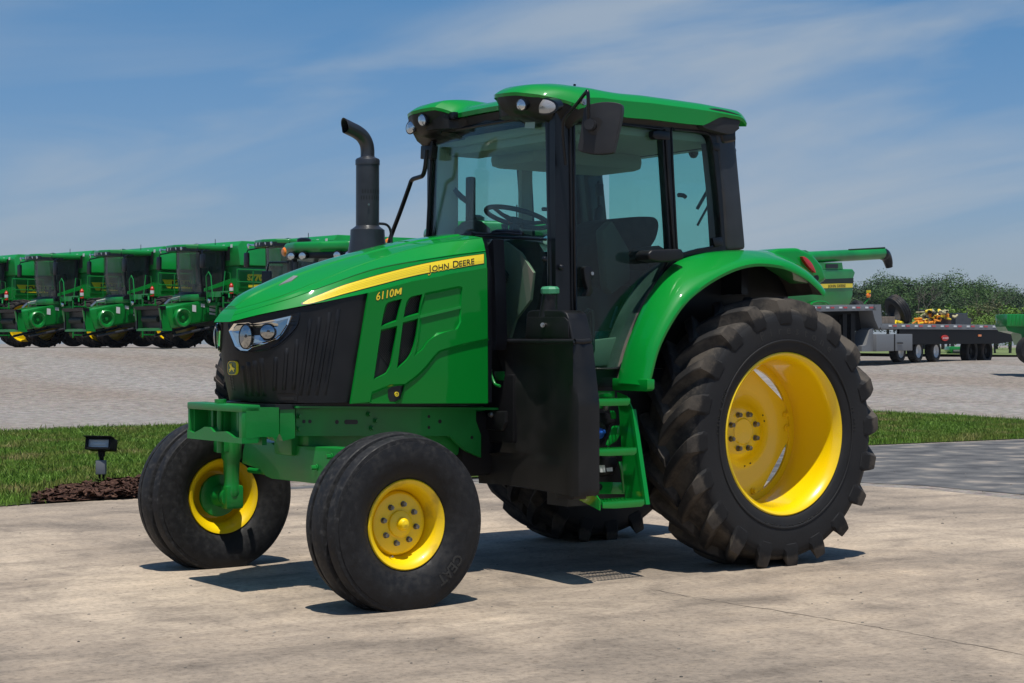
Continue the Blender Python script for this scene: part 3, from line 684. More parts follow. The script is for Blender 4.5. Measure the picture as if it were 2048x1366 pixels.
tx = MB(); caps(tx, hs, jd, 857.5, 544.5, 948, 528, 13, 11, .0042, .010); tx.build('maker_lettering', M['ink'], ho)
# dark seam strip below the hood cover
# ---------------------------------------------------------------- grille shell
def smooth_pts(l, k): return cr(l, k)
gt = [rel((2.6, .425, 1.712)), rel((2.75, .425, 1.688)), rel((2.9, .405, 1.656)), rel((3.06, .355, 1.622)), rel((3.17, .30, 1.598)), rel((3.26, .235, 1.576)), rel((3.33, .155, 1.553)), rel((3.365, .085, 1.540)), rel((3.372, 0, 1.538))]
gbm = [rel((2.6, .43, 1.078)), rel((2.75, .43, 1.078)), rel((2.9, .42, 1.078)), rel((3.03, .385, 1.078)), rel((3.13, .33, 1.08)), rel((3.20, .265, 1.08)), rel((3.25, .18, 1.082)), rel((3.272, .09, 1.084)), rel((3.278, 0, 1.085))]
gt = cr(gt, 5); gbm = cr(gbm, 5); gr = MB(); rows = []
for j in range(13):
    t = j/12; row = [b.lerp(a, t) + Vector((.018*math.sin(math.pi*t), 0, 0)) for a, b in zip(gt, gbm)]
    rows.append(row + [Vector((p.x, 2*YC-p.y, p.z)) for p in row[-2::-1]])
gr.grid(rows); gs = Surf(gr)
grille = part(gr, 'front_grille', M['black'], None, 40)
def rib(a, b, w, off=.009):
    mb = MB(); rows = []
    for j in range(13):
        t = j/12; x = a[0]+(b[0]-a[0])*t; y = a[1]+(b[1]-a[1])*t; o = off if 0 < j < 12 else .0
        rows.append([gs.hit(x-w, y, .0003), gs.hit(x-w*.45, y, o), gs.hit(x+w*.45, y, o), gs.hit(x+w, y, .0003)])
    return mb.grid(rows)
for a, b in [((1500, 95), (1330, 1170)), ((1370, 120), (1230, 1170)), ((1640, 30), (1450, 1170)), ((1760, -10), (1560, 1170)), ((1050, 520), (1010, 1090)), ((1190, 400), (1140, 1090)), ((900, 640), (880, 1100)), ((700, 660), (745, 1180)), ((610, 690), (655, 1180)), ((520, 710), (575, 1180)), ((440, 760), (495, 1180))]:
    a = zm([a], 420, 620, 6.827)[0]; b = zm([b], 420, 620, 6.827)[0]; rib(a, b, 4.3).build('grille_rib', M['black'], grille, 40)
# latch recess
lt_ = MB(); lt_.prism([gs.hit(x, y, .004) for x, y in zm([(915, 1150), (950, 1135), (1180, 1135), (1200, 1160), (1190, 1240), (960, 1245), (930, 1200)], 420, 620, 6.827)], (-.006, -.004, 0)); lo = lt_.build('latch_plate', M['black'], grille)
lt_ = MB(); lt_.prism([gs.hit(x, y, .006) for x, y in zm([(965, 1185), (1150, 1185), (1150, 1228), (975, 1230)], 420, 620, 6.827)], (-.003, -.003, 0)); lt_.build('latch_slot', M['ink'], grille)
# perforations beside the emblem
pf = MB()
for k in range(11):
    for q in (0, 1):
        x, y = zm([(245+6*k*.9+q*32, 700+k*38+q*8)], 420, 620, 6.827)[0]
        pf.prism([gs.hit(x+dx, y+dy, .0035) for dx, dy in ((-.9, -1.3), (.4, -1.8), (1.0, 1.2), (-.2, 1.7))], (-.002, 0, 0))
pf.build('grille_perforation', M['stack'], grille)
# emblem
em = MB(); ec = zm([(325, 785)], 420, 620, 6.827)[0]
def sq(rx, ry, n=28): return [(ec[0]+rx*math.copysign(abs(math.cos(a))**.6, math.cos(a)), ec[1]+ry*math.copysign(abs(math.sin(a))**.6, math.sin(a))) for a in [2*math.pi*i/n for i in range(n)]]
em.prism([gs.hit(x, y, .012) for x, y in sq(9.0, 13.9)], (-.016, 0, 0)); emo = em.build('emblem', M['decal'], grille)
em = MB(); em.prism([gs.hit(x, y, .0135) for x, y in sq(8.1, 12.8)], (-.002, 0, 0)); em.build('emblem_field', prin('emblem_green', (.005, .07, .02), .3, coat=.5), emo)
em = MB()
deer = [(-5.5, 2.5), (-3.5, 1.5), (-2.2, -.8), (-3.5, -3.2), (-4.2, -6), (-3.0, -7), (-2.6, -5.2), (-1.4, -4.6), (-1.6, -7.4), (-.7, -7.6), (-.5, -4.4), (.4, -2.4), (2.6, -.8), (5.0, .2), (6.2, 1.8), (4.2, 1.6), (3.4, 2.6), (4.4, 5.4), (3.6, 5.8), (1.8, 3.2), (-.4, 2.2), (-2.2, 4.2), (-4.4, 5.8), (-4.8, 5.0), (-3.2, 3.2)]
em.prism([gs.hit(ec[0]+x*1.05, ec[1]+y*1.3, .015) for x, y in deer], (-.0015, 0, 0)); em.build('leaping_deer', M['decal'], emo)
# headlights (near one traced, far one mirrored)
def cluster(mir):
    Z = lambda l: zm(l, 420, 620, 6.827)
    def b(mb, name, mat, parent=None, sm=None):
        if mir: mb = mb.mirror(YC)
        return part(mb, name, mat, parent, sm)
    surround = crp(Z([(262, 215), (300, 170), (600, 178), (850, 128), (1130, 62), (1215, 40), (1190, 200), (1090, 330), (930, 470), (780, 540), (560, 580), (450, 570), (350, 500)]), 4, True)
    mb = MB(); mb.prism([gs.hit(x, y, .008) for x, y in surround], (-.012, -.004, 0)); b(mb, 'headlight_surround', M['trim'])
    outl = Z([(288, 280), (350, 185), (540, 168), (590, 188), (860, 138), (1105, 82), (1065, 205), (990, 330), (925, 400), (760, 462), (590, 512), (530, 556), (440, 548), (370, 490)])
    mb = MB(); mb.prism([gs.hit(x, y, .016) for x, y in outl], (-.01, -.004, 0)); root = b(mb, 'headlight', M['chrome'])
    inn = [(700+(x_-700)*.93, 330+(y_-330)*.90) for x_, y_ in [(300, 285), (360, 200), (545, 185), (600, 203), (860, 152), (1090, 100), (1050, 205), (980, 320), (915, 388), (755, 448), (585, 498), (525, 540), (445, 532), (382, 482)]]
    mb = MB(); mb.prism([gs.hit(x, y, .019) for x, y in Z(inn)], (-.003, -.001, 0)); b(mb, 'reflector', M['refl'], root)
    def ell(cx, cy_, rx, ry, o0, o1=None, n=28, r2=0):
        out_ = []
        for i in range(n):
            a = 2*math.pi*i/n; x, y = Z([(cx+rx*math.cos(a), cy_+ry*math.sin(a))])[0]; out_.append(gs.hit(x, y, o0))
        return out_
    for cx, cy_, rx, ry, nm in ((790, 300, 100, 100, 'lamp'), (510, 362, 82, 165, 'lamp')):
        mb = MB(); mb.grid([ell(cx, cy_, rx*1.02, ry*1.02, .018), ell(cx, cy_, rx*1.02, ry*1.02, .026), ell(cx+7, cy_, rx*.90, ry*.94, .026)], closed=True)
        mb.f.append(tuple(range(2*28, 3*28))); mb.mi.append(0); lo = b(mb, 'lamp_ring', M['trim'], root, 30)
        mb = MB(); cc = (cx+8, cy_); rws = [ell(cc[0], cc[1], rx*k_*.90, ry*k_*.93, .0285+.010*(1-k_*k_)) for k_ in (1, .8, .55, .3, .05)]
        mb.grid(rws, closed=True); b(mb, 'lamp', M['hlens'], root, 60)
        mb = MB(); mb.prism(ell(cc[0]+14, cc[1]-8, rx*.17, ry*.14, .0400), (-.004, -.001, 0)); b(mb, 'lamp_bulb', M['stack'], root)
    mb = MB(); x = [(905, 160), (1065, 118), (1040, 210), (950, 350), (930, 345), (935, 200)]
    mb.prism([gs.hit(a, c, .021) for a, c in Z(x)], (-.002, -.001, 0)); b(mb, 'corner_lens', M['hlens'], root)
cluster(False); cluster(True)
# ---------------------------------------------------------------- side panel (near one traced in its own plane, far one mirrored)
SPY = .505
Z4 = lambda l: zm(l, 690, 560, 5.253)
def PP(l, y=SPY): return PL(l, 'y', y)
outer = Z4([(60, 1300), (250, 135), (700, 15), (1495, -130), (1502, 1295)])
v1 = crp(Z4([(380, 490), (395, 400), (425, 270), (475, 225), (600, 198)]), 4) + Z4([(545, 432)])
v1b = Z4([(378, 522), (550, 480)]) + crp(Z4([(545, 560), (520, 700), (488, 870), (460, 940), (420, 990), (300, 1045)]), 4)
v2 = crp(Z4([(615, 400), (632, 290), (650, 225), (695, 175), (815, 148)]), 4) + Z4([(780, 355)])
v2b = Z4([(608, 445), (772, 402)]) + crp(Z4([(765, 490), (745, 620), (715, 730), (680, 800), (640, 850), (545, 935)]), 4)
holes = [v1, v1b, v2, v2b]
def both(mb, name, mats, parent=None, smooth=None):
    o = part(mb, name, mats, parent, smooth); m = part(mb.mirror(YC), name, mats, parent if parent is None else mir_parent.get(parent, parent), smooth); mir_parent[o] = m; return o
mir_parent = {}
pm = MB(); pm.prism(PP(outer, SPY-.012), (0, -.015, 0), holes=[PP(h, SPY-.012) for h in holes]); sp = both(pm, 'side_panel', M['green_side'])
mir_parent[sp] = mir_parent[sp]
# raised face: everything but the scoop (upper right) and the lower body
face = Z4([(60, 1300), (250, 135), (700, 15), (1495, -130), (1500, 612)]) + crp(Z4([(1500, 612), (1250, 665), (1080, 712), (985, 745), (930, 800), (850, 900), (760, 990), (630, 1090)]), 4) + Z4([(480, 1095), (280, 1175), (262, 1280)])
scoop = Z4([(840, 135), (1200, 62), (1235, 75), (1222, 240), (1222, 440), (1185, 515)]) + crp(Z4([(1185, 515), (1080, 540), (970, 580), (880, 640), (815, 730), (725, 800)]), 4)[1:] + Z4([(752, 700), (775, 500), (790, 300)])
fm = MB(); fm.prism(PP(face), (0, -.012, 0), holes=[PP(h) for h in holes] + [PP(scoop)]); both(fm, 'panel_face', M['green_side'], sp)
# chamfers round the openings so they catch light
def lip(loop, d_in, y0, y1, mat='green', close=True, name='panel_lip'):
    c_ = (sum(p[0] for p in loop)/len(loop), sum(p[1] for p in loop)/len(loop)); inn_ = [(x+(c_[0]-x)/max(1, math.hypot(c_[0]-x, c_[1]-y))*d_in, y+(c_[1]-y)/max(1, math.hypot(c_[0]-x, c_[1]-y))*d_in) for x, y in loop]
    mb = MB(); mb.grid([PP(loop, y0), PP(inn_, y1)], closed=True); return both(mb, name, M[mat], sp, 40)
for h in holes: lip(h, 3.2, SPY-.0005, SPY-.03)
lip(scoop, 5, SPY-.0005, SPY-.0118)
edge = face[5:]
mb = MB(); mb.grid([PP(edge), PP([(x+2.5, y+3.5) for x, y in edge], SPY-.0118)]); both(mb, 'panel_lip', M['green'], sp, 40)
# the swage running through the scoop
sw = Z4([(780, 370), (1245, 262), (1245, 282), (1215, 300), (772, 405)])
mb = MB(); mb.prism(PP(sw, SPY-.002), (0, -.01, 0)); both(mb, 'panel_swage', M['green'], sp)
# mesh behind the vents with slanted wires
mb = MB(); mb.prism(PP(Z4([(250, 1100), (380, 150), (900, 100), (700, 1000)]), SPY-.04), (0, -.004, 0)); vm = both(mb, 'vent_mesh', M['grille'], sp)
mb = MB()
for k in range(46):
    x = 180+k*22; a, b = P(*Z4([(x-330, 120)])[0], 'y', SPY-.036), P(*Z4([(x+430, 1080)])[0], 'y', SPY-.036)
    # clip to the mesh sheet
    def cl(t): return a.lerp(b, t)
    ts = [t/40 for t in range(41) if 310+ -70*0 < (x-330)+(760)*t/40 < 860-.22*(960*t/40) ]
    if len(ts) > 1: mb.tube([cl(ts[0]), cl(ts[-1])], .0016, 4)
mb.build('vent_wire', prin('vent_wire', (.03, .03, .032), .5), sp)
# little pocket with a yellow drain plug
mb = MB(); mb.prism(PP(Z4([(452, 1150), (490, 1125), (625, 1100), (580, 1250), (530, 1280), (470, 1275), (450, 1220)]), SPY-.011), (0, -.004, 0)); pk = part(mb, 'drain_pocket', M['ink'], sp)
mb = MB(); mb.grid([PP(Z4([(625, 1098), (582, 1250), (528, 1284)]), SPY+.001), PP(Z4([(634, 1102), (592, 1254), (532, 1292)]), SPY-.012)]); part(mb, 'panel_lip', M['green'], sp)
mb = MB(); q = P(*Z4([(545, 1200)])[0], 'y', SPY-.005); mb.lathe([(0, .009), (0, .014), (-.01, .014)], q, AY, 16); mb.cyl(q-AY*.01, q-AY*.002, .007, 8); mb.build('drain_plug', M['decal'], sp, 30)
mb = MB(); mb.prism(PP(Z4([(262, 1283), (480, 1285), (525, 1288), (262, 1290)]), SPY), (0, -.01, 0)); mb.build('panel_lip', M['green'], sp)
# model lettering
class Pl:
    def __init__(s, y): s.y = y
    def hit(s, x, y, off=0): p = P(x, y, 'y', s.y+off); return p
tm = MB(); ps = Pl(SPY)
for o_, b_, m__, nm in ((.0012, .055, 'ink', 'lettering_outline'), (.0024, .012, 'decal', 'model_lettering')):
    tm = MB(); pix_text(tm, '6110', ps, 751.5, 601, 786, 593, 15.5, o_, bold=b_+.006, slant=1.5); g_ = .9 if m__ == 'ink' else 0; tm.prism([ps.hit(788.5+14*x+1.6*y+(g_ if x > .5 else -g_), 592-3.4*x-13.2*y+(-g_ if y > .4 else g_), o_) for x, y in [(0, 0), (0, 1), (.26, 1), (.5, .52), (.74, 1), (1, 1), (1, 0), (.76, 0), (.76, .52), (.56, .18), (.44, .18), (.24, .52), (.24, 0)]], (0, -.0008, 0)); tm.build(nm, M[m__], sp)
# closing structure inside so nothing shows through
mb = MB(); mb.box((2.35, YC, 1.45), (.9, .74, .66)); part(mb, 'engine_block', M['grille'])
mb = MB(); bl = [rel((1.80, .42, 1.06)), rel((1.80, .42, 1.86)), rel((1.80, .37, 2.03)), rel((1.80, -.37, 2.03)), rel((1.80, -.42, 1.86)), rel((1.80, -.42, 1.06))]; mb.prism(bl, (.03, 0, 0)); part(mb, 'rear_bulkhead', M['trim'])
mb = MB(); mb.box((2.5, YC, 1.058), (1.45, .66, .03)); part(mb, 'hood_base', M['ink'])
# dark seal under the hood cover
mb = MB(); i0 = [c for c in cols[0]]
sl_ = [p + Vector((0, -.012, .006)) for p in cols[0][:24]]; mb.grid([sl_, [p + Vector((0, -.004, -.03)) for p in sl_]]); both(mb, 'hood_seal', M['ink'])
# ---------------------------------------------------------------- chassis
fr = MB()
Z5 = lambda l: zm(l, 360, 780, 5.253)
yF = .39
# front casting: side plate traced, extruded across to the other side
side = [(492, 815), (558, 815), (558, 868), (551, 882), (545, 874), (520, 874), (500, 878), (492, 877)]
mb = MB(); sp3 = PL(side, 'y', yF+.003); mb.prism(sp3, (0, -.05, 0)); mb.prism([Vector((p.x, 2*YC-p.y, p.z)) for p in sp3], (0, .05, 0))
mb.box((3.28, YC, .93), (.03, .6, .17)); mb.box((3.05, YC, .955), (.5, .58, .02)); ft = part(mb, 'front_support', M['green2'], None, 20)
# weight bracket: open box at the very front
h = .34; bx0, bx1, z0, z1 = 3.33, 3.44, .862, 1.072
mb = MB()
mb.box((3.385, YC, z1-.02), (.116, 2*h+.006, .04), bev=.008); mb.box((3.385, YC-h+.012, (z0+z1)/2-.004), (.108, .024, z1-z0-.012), bev=.005); mb.box((3.385, YC+h-.02, (z0+z1)/2-.004), (.108, .04, z1-z0-.012), bev=.005)
prof = [(-h, 0), (h, 0), (h, .03), (h-.10, .03), (h-.14, .045), (h-.20, .06), (.05, .055), (.0, .05), (-.05, .075), (-.12, .075), (-.2, .05), (-h+.08, .035), (-h, .05)]
mb.prism([Vector((3.4415, YC+a*1.006, z0-.002+b)) for a, b in prof], (-.10, 0, 0)); wb = part(mb, 'weight_bracket', M['green2'], None, 30)
mb = MB(); mb.box((3.325, YC, .965), (.015, 2*h-.04, .17)); 
for yy in (-.16, -.02, .16): mb.box((3.35, YC+yy, .96), (.05, .03, .17), bev=.006)
mb.build('bracket_back', M['green2'], wb, 30)
mb = MB()
for yy in (-.20, .11):
    for zz in (1.01, .91): mb.lathe([(0, .008), (.012, .012), (.012, .020), (0, .022)], Vector((3.335, YC+yy, zz)), Vector((1, 0, 0)), 16)
mb.build('bracket_boss', M['green2'], wb, 30)
mb = MB(); mb.cyl((3.385, YC-.03, .79), (3.385, YC-.03, 1.09), .020, 14); mb.cyl((3.385, YC-.03, 1.075), (3.385, YC-.03, 1.095), .034, 14); mb.build('drawbar_pin', M['green2'], wb, 30)
# frame rails
rail = [(560, 815), (950, 818), (952, 838), (1000, 840), (985, 905), (955, 905), (935, 895), (600, 868), (588, 876), (560, 868)]
for sgn in (1, -1):
    q = PL([(592, 815), (952, 818), (952, 842), (962, 870), (962, 915), (930, 900), (900, 872), (592, 872)], 'y', .345)
    if sgn < 0: q = [Vector((p.x, 2*YC-p.y, p.z)) for p in q]
    mb = MB(); mb.prism(q, (0, -.03*sgn, 0)); 
    t = [(592, 812), (1000, 815.5), (1000, 820), (592, 816.5)]; w_ = PL(t, 'y', .40)
    if sgn < 0: w_ = [Vector((p.x, 2*YC-p.y, p.z)) for p in w_]
    mb.prism(w_, (0, -.055*sgn, 0)); rl_ = part(mb, 'frame_rail', M['green2'], None, 30)
    if sgn > 0:
        for x, y, r_h in ((608, 843, 4), (620, 843, 4), (674, 844, 4.5), (858, 833, 3.5), (858, 855, 3.5), (880, 843, 4.5), (944, 875, 4)):
            p = P(x, y, 'y', .3465); mb = MB(); mb.cyl(p-AY*.003, p, r_h/360, 12); mb.build('rail_hole', M['ink'], rl_)
        mb = MB(); p0 = P(693, 844, 'y', .3465); p1 = P(712, 844, 'y', .3465)
        for k in range(7): p = p0.lerp(p1, k/6); mb.cyl(p-AY*.003, p+AY*.0002*k*.1, 5/360, 12)
        mb.build('rail_slot', M['ink'], rl_)
        for x, y in ((598, 832), (597, 858), (738, 828), (752, 841), (744, 856)):
            p = P(x, y, 'y', .346); mb = MB(); mb.cyl(p, p+AY*.006, .017, 14); mb.cyl(p, p+AY*.02, .012, 6); mb.build('frame_bolt', M['green2'], rl_, 30)
# joint plate between the casting and the rail
mb = MB(); mb.prism(PL([(560, 814), (590, 814), (590, 876), (566, 882), (560, 868)], 'y', .375), (0, -.04, 0)); part(mb, 'joint_plate', M['green2'])
# engine underside
mb = MB(); mb.box((2.3, YC, .88), (1.3, .42, .3), bev=.03); part(mb, 'oil_pan', M['green2'], None, 30)
mb = MB(); mb.cyl((0, -.58, .845), (0, .68, .845), .11, 20); mb.cyl((0, -.4, .845), (0, .5, .845), .2, 24); part(mb, 'transmission', M['green2'], None, 30)
mb = MB(); mb.cyl((2.55, -.02, .74), (2.35, .1, .70), .05, 16); mb.cyl((2.9, .05, .86), (2.6, .05, .82), .03, 12); part(mb, 'oil_line', M['black'], None, 30)
mb = MB(); mb.box((1.2, YC, .80), (1.4, .5, .40), bev=.05); mb.box((.15, YC, .85), (.9, .6, .5), bev=.06); part(mb, 'gearbox', M['dkmetal'], None, 30)
# front axle beam
bm_ = zm([(690, 515), (760, 520), (960, 555), (980, 575), (1340, 590), (1700, 615)], 360, 780, 5.253)
bb = zm([(1700, 1010), (1420, 985), (960, 932), (900, 905), (830, 830), (650, 770), (660, 640)], 360, 780, 5.253)
mb = MB(); fx = 2.97
q = PL(bm_+bb, 'x', fx); mb.prism(q, (-.12, 0, 0), bev=.006)
axle = part(mb, 'front_axle', M['green2'], None, 30)
mb = MB(); mb.box((2.905, .88, .72), (.115, .5, .145), bev=.01); mb.build('beam_extension', M['green2'], axle, 30)
mb = MB(); mb.box((2.905, .62, .806), (.13, .16, .022), bev=.004); mb.cyl((2.905, .62, .80), (2.905, .62, .83), .02, 6); mb.build('clamp_plate', M['green2'], axle, 30)
mb = MB(); mb.box((2.905, YC, .84), (.2, .22, .16), bev=.03); mb.build('pivot_block', M['green2'], axle, 30)
for x, y in ((633, 935), (663, 913)):
    p = P(x, y, 'x', fx+.002); mb = MB(); mb.cyl(p, p+Vector((.035, 0, 0)), .013, 6); mb.cyl(p, p+Vector((.006, 0, 0)), .02, 12); mb.build('beam_bolt', M['green2'], axle, 30)
def knuckle(yk, sgn):
    mb = MB(); mb.lathe([(0, .0), (0, .05), (.03, .056), (.06, .05), (.10, .047), (.22, .052), (.24, .062), (.36, .066), (.40, .062), (.405, .0)], (2.905, yk, .46), Vector((0, 0, 1)), 24)
    mb.box((2.95, yk, .80), (.12, .1, .13), bev=.015)
    k_ = mb.build('knuckle', M['green2'], axle, 35)
    mb = MB(); mb.cyl((2.9164, yk, FZ), (2.9164, yk+sgn*.13, FZ), .05, 20); mb.cyl((2.9164, yk-sgn*.01, FZ), (2.9164, yk+sgn*.02, FZ), .062, 20); mb.box((2.9, yk, FZ), (.12, .09, .15), bev=.02); mb.build('spindle', M['green2'], axle, 35)
knuckle(-.78, -1); knuckle(.90, 1)
mb = MB(); mb.tube([(2.80, -.74, .62), (2.78, .8, .62)], .018, 10); mb.cyl((2.8, -.35, .63), (2.8, .35, .63), .035, 16); mb.build('tie_rod', M['green2'], axle, 30)
# ---------------------------------------------------------------- cab
CY = .81
def CP(l, y=CY): return PL(l, 'y', y)
def mirp(l): return [Vector((min(p.x, 1.525), 2*YC-p.y+.055*min(1, max(0, (p.x-1.12)/.38)), p.z)) for p in l]      # the cab narrows toward the windshield
door_o = [(1148, 238), (1324, 258)] + crp([(1324, 258), (1332, 380), (1339, 497), (1336, 520), (1325, 541), (1306, 580), (1279, 629), (1262, 674), (1247, 721), (1240, 735)], 3)[1:] + [(1225, 738), (1160, 738), (1152, 730)]
rear_o = crp([(1343, 266), (1349, 259), (1380, 262), (1408, 266), (1420, 274), (1426, 300), (1436, 390), (1443, 470), (1441, 487), (1425, 494), (1395, 499), (1370, 506), (1358, 505), (1354, 494), (1349, 400)], 2, True)
cab_o = [(1110, 226), (1140, 226), (1240, 236), (1330, 246), (1460, 262), (1462, 503), (1430, 505), (1400, 511), (1375, 518), (1352, 530), (1335, 548), (1310, 587), (1286, 636), (1268, 682), (1254, 728), (1246, 752), (1240, 774), (1128, 774), (1112, 774)]
mb = MB()
for mm_ in (lambda l: l, mirp):
    o_ = mm_(CP(cab_o)); dv = (0, -.055 if mm_(CP(cab_o))[0].y > 0 else .055, 0)
    mb.prism(o_, dv, holes=[mm_(CP(door_o)), mm_(CP(rear_o))])
# front header, rear header, rear lower wall, floor, front lower wall
mb.box((1.50, YC, 2.83), (.10, 1.38, .05)); mb.box((.04, YC, 2.77), (.08, 1.30, .12)); mb.box((.0, YC, 1.86), (.06, 1.48, .24)); mb.box((.78, YC, 1.22), (1.45, 1.48, .08))
mb.box((.40, YC, 1.52), (.7, .9, .55), bev=.03)
cab = part(mb, 'cab', M['trim'], None, 30)
# inner rounded posts
for s_ in (1, -1):
    yy = YC+s_*.70 + (.03 if s_ < 0 else 0)
    f1 = MB(); f1.tube([(1.545, yy, 1.28), (1.545, yy-.0, 2.1), (1.535, yy-s_*.045, 2.78)], [.04, .04, .035] if s_ > 0 else [.014, .014, .014], 10); f1.build('front_pillar', M['trim'], cab, 40)
    c1 = MB(); q = PL([(1432, 262), (1466, 256), (1476, 300), (1494, 499), (1452, 503), (1444, 380)], 'y', .82)
    if s_ < 0: q = mirp(q)
    c1.prism(q, (0, -s_*.17, 0), bev=.035, segs=3); c1.build('rear_pillar', M['stack'], cab, 35)
    c2 = MB(); a, b = P(1440, 270, 'y', .80), P(1457, 270, 'y', .80); q = PL([(1441, 262), (1472, 252), (1476, 283), (1446, 288)], 'y', .835)
    if s_ < 0: q = mirp(q)
    c2.prism(q, (0, -s_*.19, 0), bev=.03, segs=3); c2.build('pillar_collar', M['trim'], cab, 35)
# glass panes
def pane(loop, y, name, mat, s_=1, parent=cab):
    q = CP(loop, y)
    if s_ < 0: q = mirp(q)
    m = MB(); m.prism(q, (0, -.006*s_, 0)); return m.build(name, mat, parent)
for s_ in (1, -1):
    d = pane(door_o, CY-.022, 'door', M['sideglass'], s_)
    pane(rear_o, CY-.022, 'rear_side_window', M['sideglass'], s_)
    fx_ = (lambda l: l) if s_ > 0 else mirp
    g = MB(); g.tube(fx_(CP(door_o, CY+.004)), .009, 6, closed=True); g.build('door_seal', M['trim'], d, 40)
    g = MB(); g.tube(fx_(CP(rear_o, CY+.002)), .007, 6, closed=True); g.build('window_seal', M['trim'], cab, 40)
    g = MB(); g.tube(fx_(CP([(1139, 232), (1142, 420), (1145, 735)], CY+.004)), .006, 6); g.tube(fx_(CP([(1330, 258), (1338, 380), (1348, 500)], CY+.006)), .012, 6); g.build('door_edge_trim', M['black'], d, 40)
    # handle, hinges
    g = MB(); g.prism(fx_(CP([(1168, 536), (1174, 532), (1184, 535), (1189, 543), (1188, 556), (1183, 561), (1186, 585), (1180, 592), (1170, 592), (1176, 578), (1170, 560)], CY+.03)), (0, -.04*s_, 0), bev=.006); h_ = g.build('door_handle', M['black'], d, 30)
    p = fx_(CP([(1184, 547)], CY+.031))[0]; g = MB(); g.cyl(p, p+AY*s_*.006, .011, 14); g.build('door_lock', M['steel'], d, 30)
    g = MB(); g.tube(fx_(CP([(1172, 632), (1170, 628), (1176, 620), (1183, 622), (1185, 640), (1186, 700), (1180, 718)], CY-.07)), .013, 8); g.build('inner_grab_handle', M['black'], d, 40)
    for px_, py_ in ((1121, 535), (1094, 518)):
        p = fx_([P(px_, py_, 'y', CY+.005)])[0]; g = MB(); g.lathe([(0, .0), (.0, .018), (.012, .018), (.020, .012), (.022, 0)], p if px_ > 1100 else p-AY*s_*.03, AY*s_, 16); g.build('hinge_knob', M['trim'], cab, 40)
    g = MB(); g.prism(fx_(CP([(1307, 262), (1318, 259), (1341, 262), (1341, 280), (1312, 279), (1306, 273)], CY+.02)), (0, -.05*s_, 0), bev=.012); g.build('roof_bracket', M['trim'], cab, 35)
    p = fx_([P(1357, 390, 'y', CY-.05)])[0]; g = MB(); g.tube([p, p+Vector((-.04, 0, .0)), p+Vector((-.06, 0, -.01))], .014, 10); g.build('window_latch', M['trim'], cab, 40)
    g = MB(); g.prism(fx_(CP([(1425, 476), (1444, 474), (1448, 491), (1430, 493)], CY+.016)), (0, -.02*s_, 0), bev=.004); g.build('window_hinge', M['trim'], cab, 30)
    g = MB(); g.prism(fx_(CP([(1425, 284), (1440, 286), (1441, 302), (1427, 300)], CY+.012)), (0, -.02*s_, 0), bev=.004); g.build('window_hinge', M['trim'], cab, 30)
    # side marker lamp body sticking out over the fender
    g = MB(); a = fx_(CP([(1297, 507), (1304, 500), (1340, 498), (1364, 498), (1368, 505), (1368, 519), (1340, 524), (1318, 524), (1299, 519)], .95)); g.prism(a, (0, -.13*s_, 0), bev=.02, segs=3); g.build('side_marker', M['black'], cab, 40)
# windshield
def wx(y, z): u = (y-YC)/.70; return 1.60 - .055*u*u - .03*(z-1.4)/1.4
def wpt(u, z): y = YC+u*(.69-.035*(z-1.35)/1.4); return Vector((wx(y, z), y, z))
m = MB(); rows = [[wpt(-1+2*i/16, 1.32+1.48*j/8) for i in range(17)] for j in range(9)]; m.grid(rows); m.grid([[p-Vector((.006, 0, 0)) for p in r] for r in rows][::-1]); ws = m.build('windshield', M['glass'], cab, 50)
m = MB(); bd = [wpt(-1+2*i/16, 2.80) for i in range(17)] + [wpt(1, 2.80-1.48*j/8) for j in range(1, 9)] + [wpt(1-2*i/16, 1.32) for i in range(1, 17)] + [wpt(-1, 1.32+1.48*j/8) for j in range(1, 8)]
m.tube(bd, .011, 8, closed=True); m.build('windshield_seal', M['trim'], ws, 50)
st_ = MB(); q = [ray(x, y) for x, y in ((1051, 242), (1070, 243), (1069, 257), (1049, 256))]; st_.prism([CAM+d*((1.57-CAM.x)/d.x) for d in q], (-.001, 0, 0)); st_.build('registration_sticker', prin('sticker', (.25, .4, .42), .5), ws)
m = MB(); m.box((1.40, YC-.655, 2.05), (.17, .03, 1.42), bev=.012); m.build('pillar_trim', prin('grey_pillar_trim', (.55, .54, .48), .8), cab, 30)
# rear window
m = MB(); m.box((.02, YC, 2.36), (.006, 1.24, .74)); m.build('rear_window', M['sideglass'], cab)
m = MB(); m.tube([(-.02, .62, 2.68), (-.03, .45, 2.50), (-.03, .30, 2.33)], .012, 8); m.tube([(-.04, .52, 2.50), (-.05, .38, 2.34), (-.05, .28, 2.22)], .009, 6); m.build('rear_wiper', M['trim'], cab)
# front wiper
def WP(x, y, o): d = ray(x, y); return CAM + d*((1.60+o-CAM.x)/d.x)
m = MB(); m.tube([WP(x, y, .05) for x, y in ((925, 470), (935, 466), (975, 468), (1012, 466), (1045, 469))], .007, 8); m.tube([WP(x, y, .035) for x, y in ((940, 473), (1000, 474), (1050, 476), (1092, 479))], .008, 8); m.tube([WP(x, y, .04) for x, y in ((985, 465), (995, 462), (1040, 463), (1046, 468))], .011, 8)
m.box(tuple(WP(940, 470, .045)), (.05, .09, .04), bev=.01); m.build('windshield_wiper', M['trim'], cab, 40)
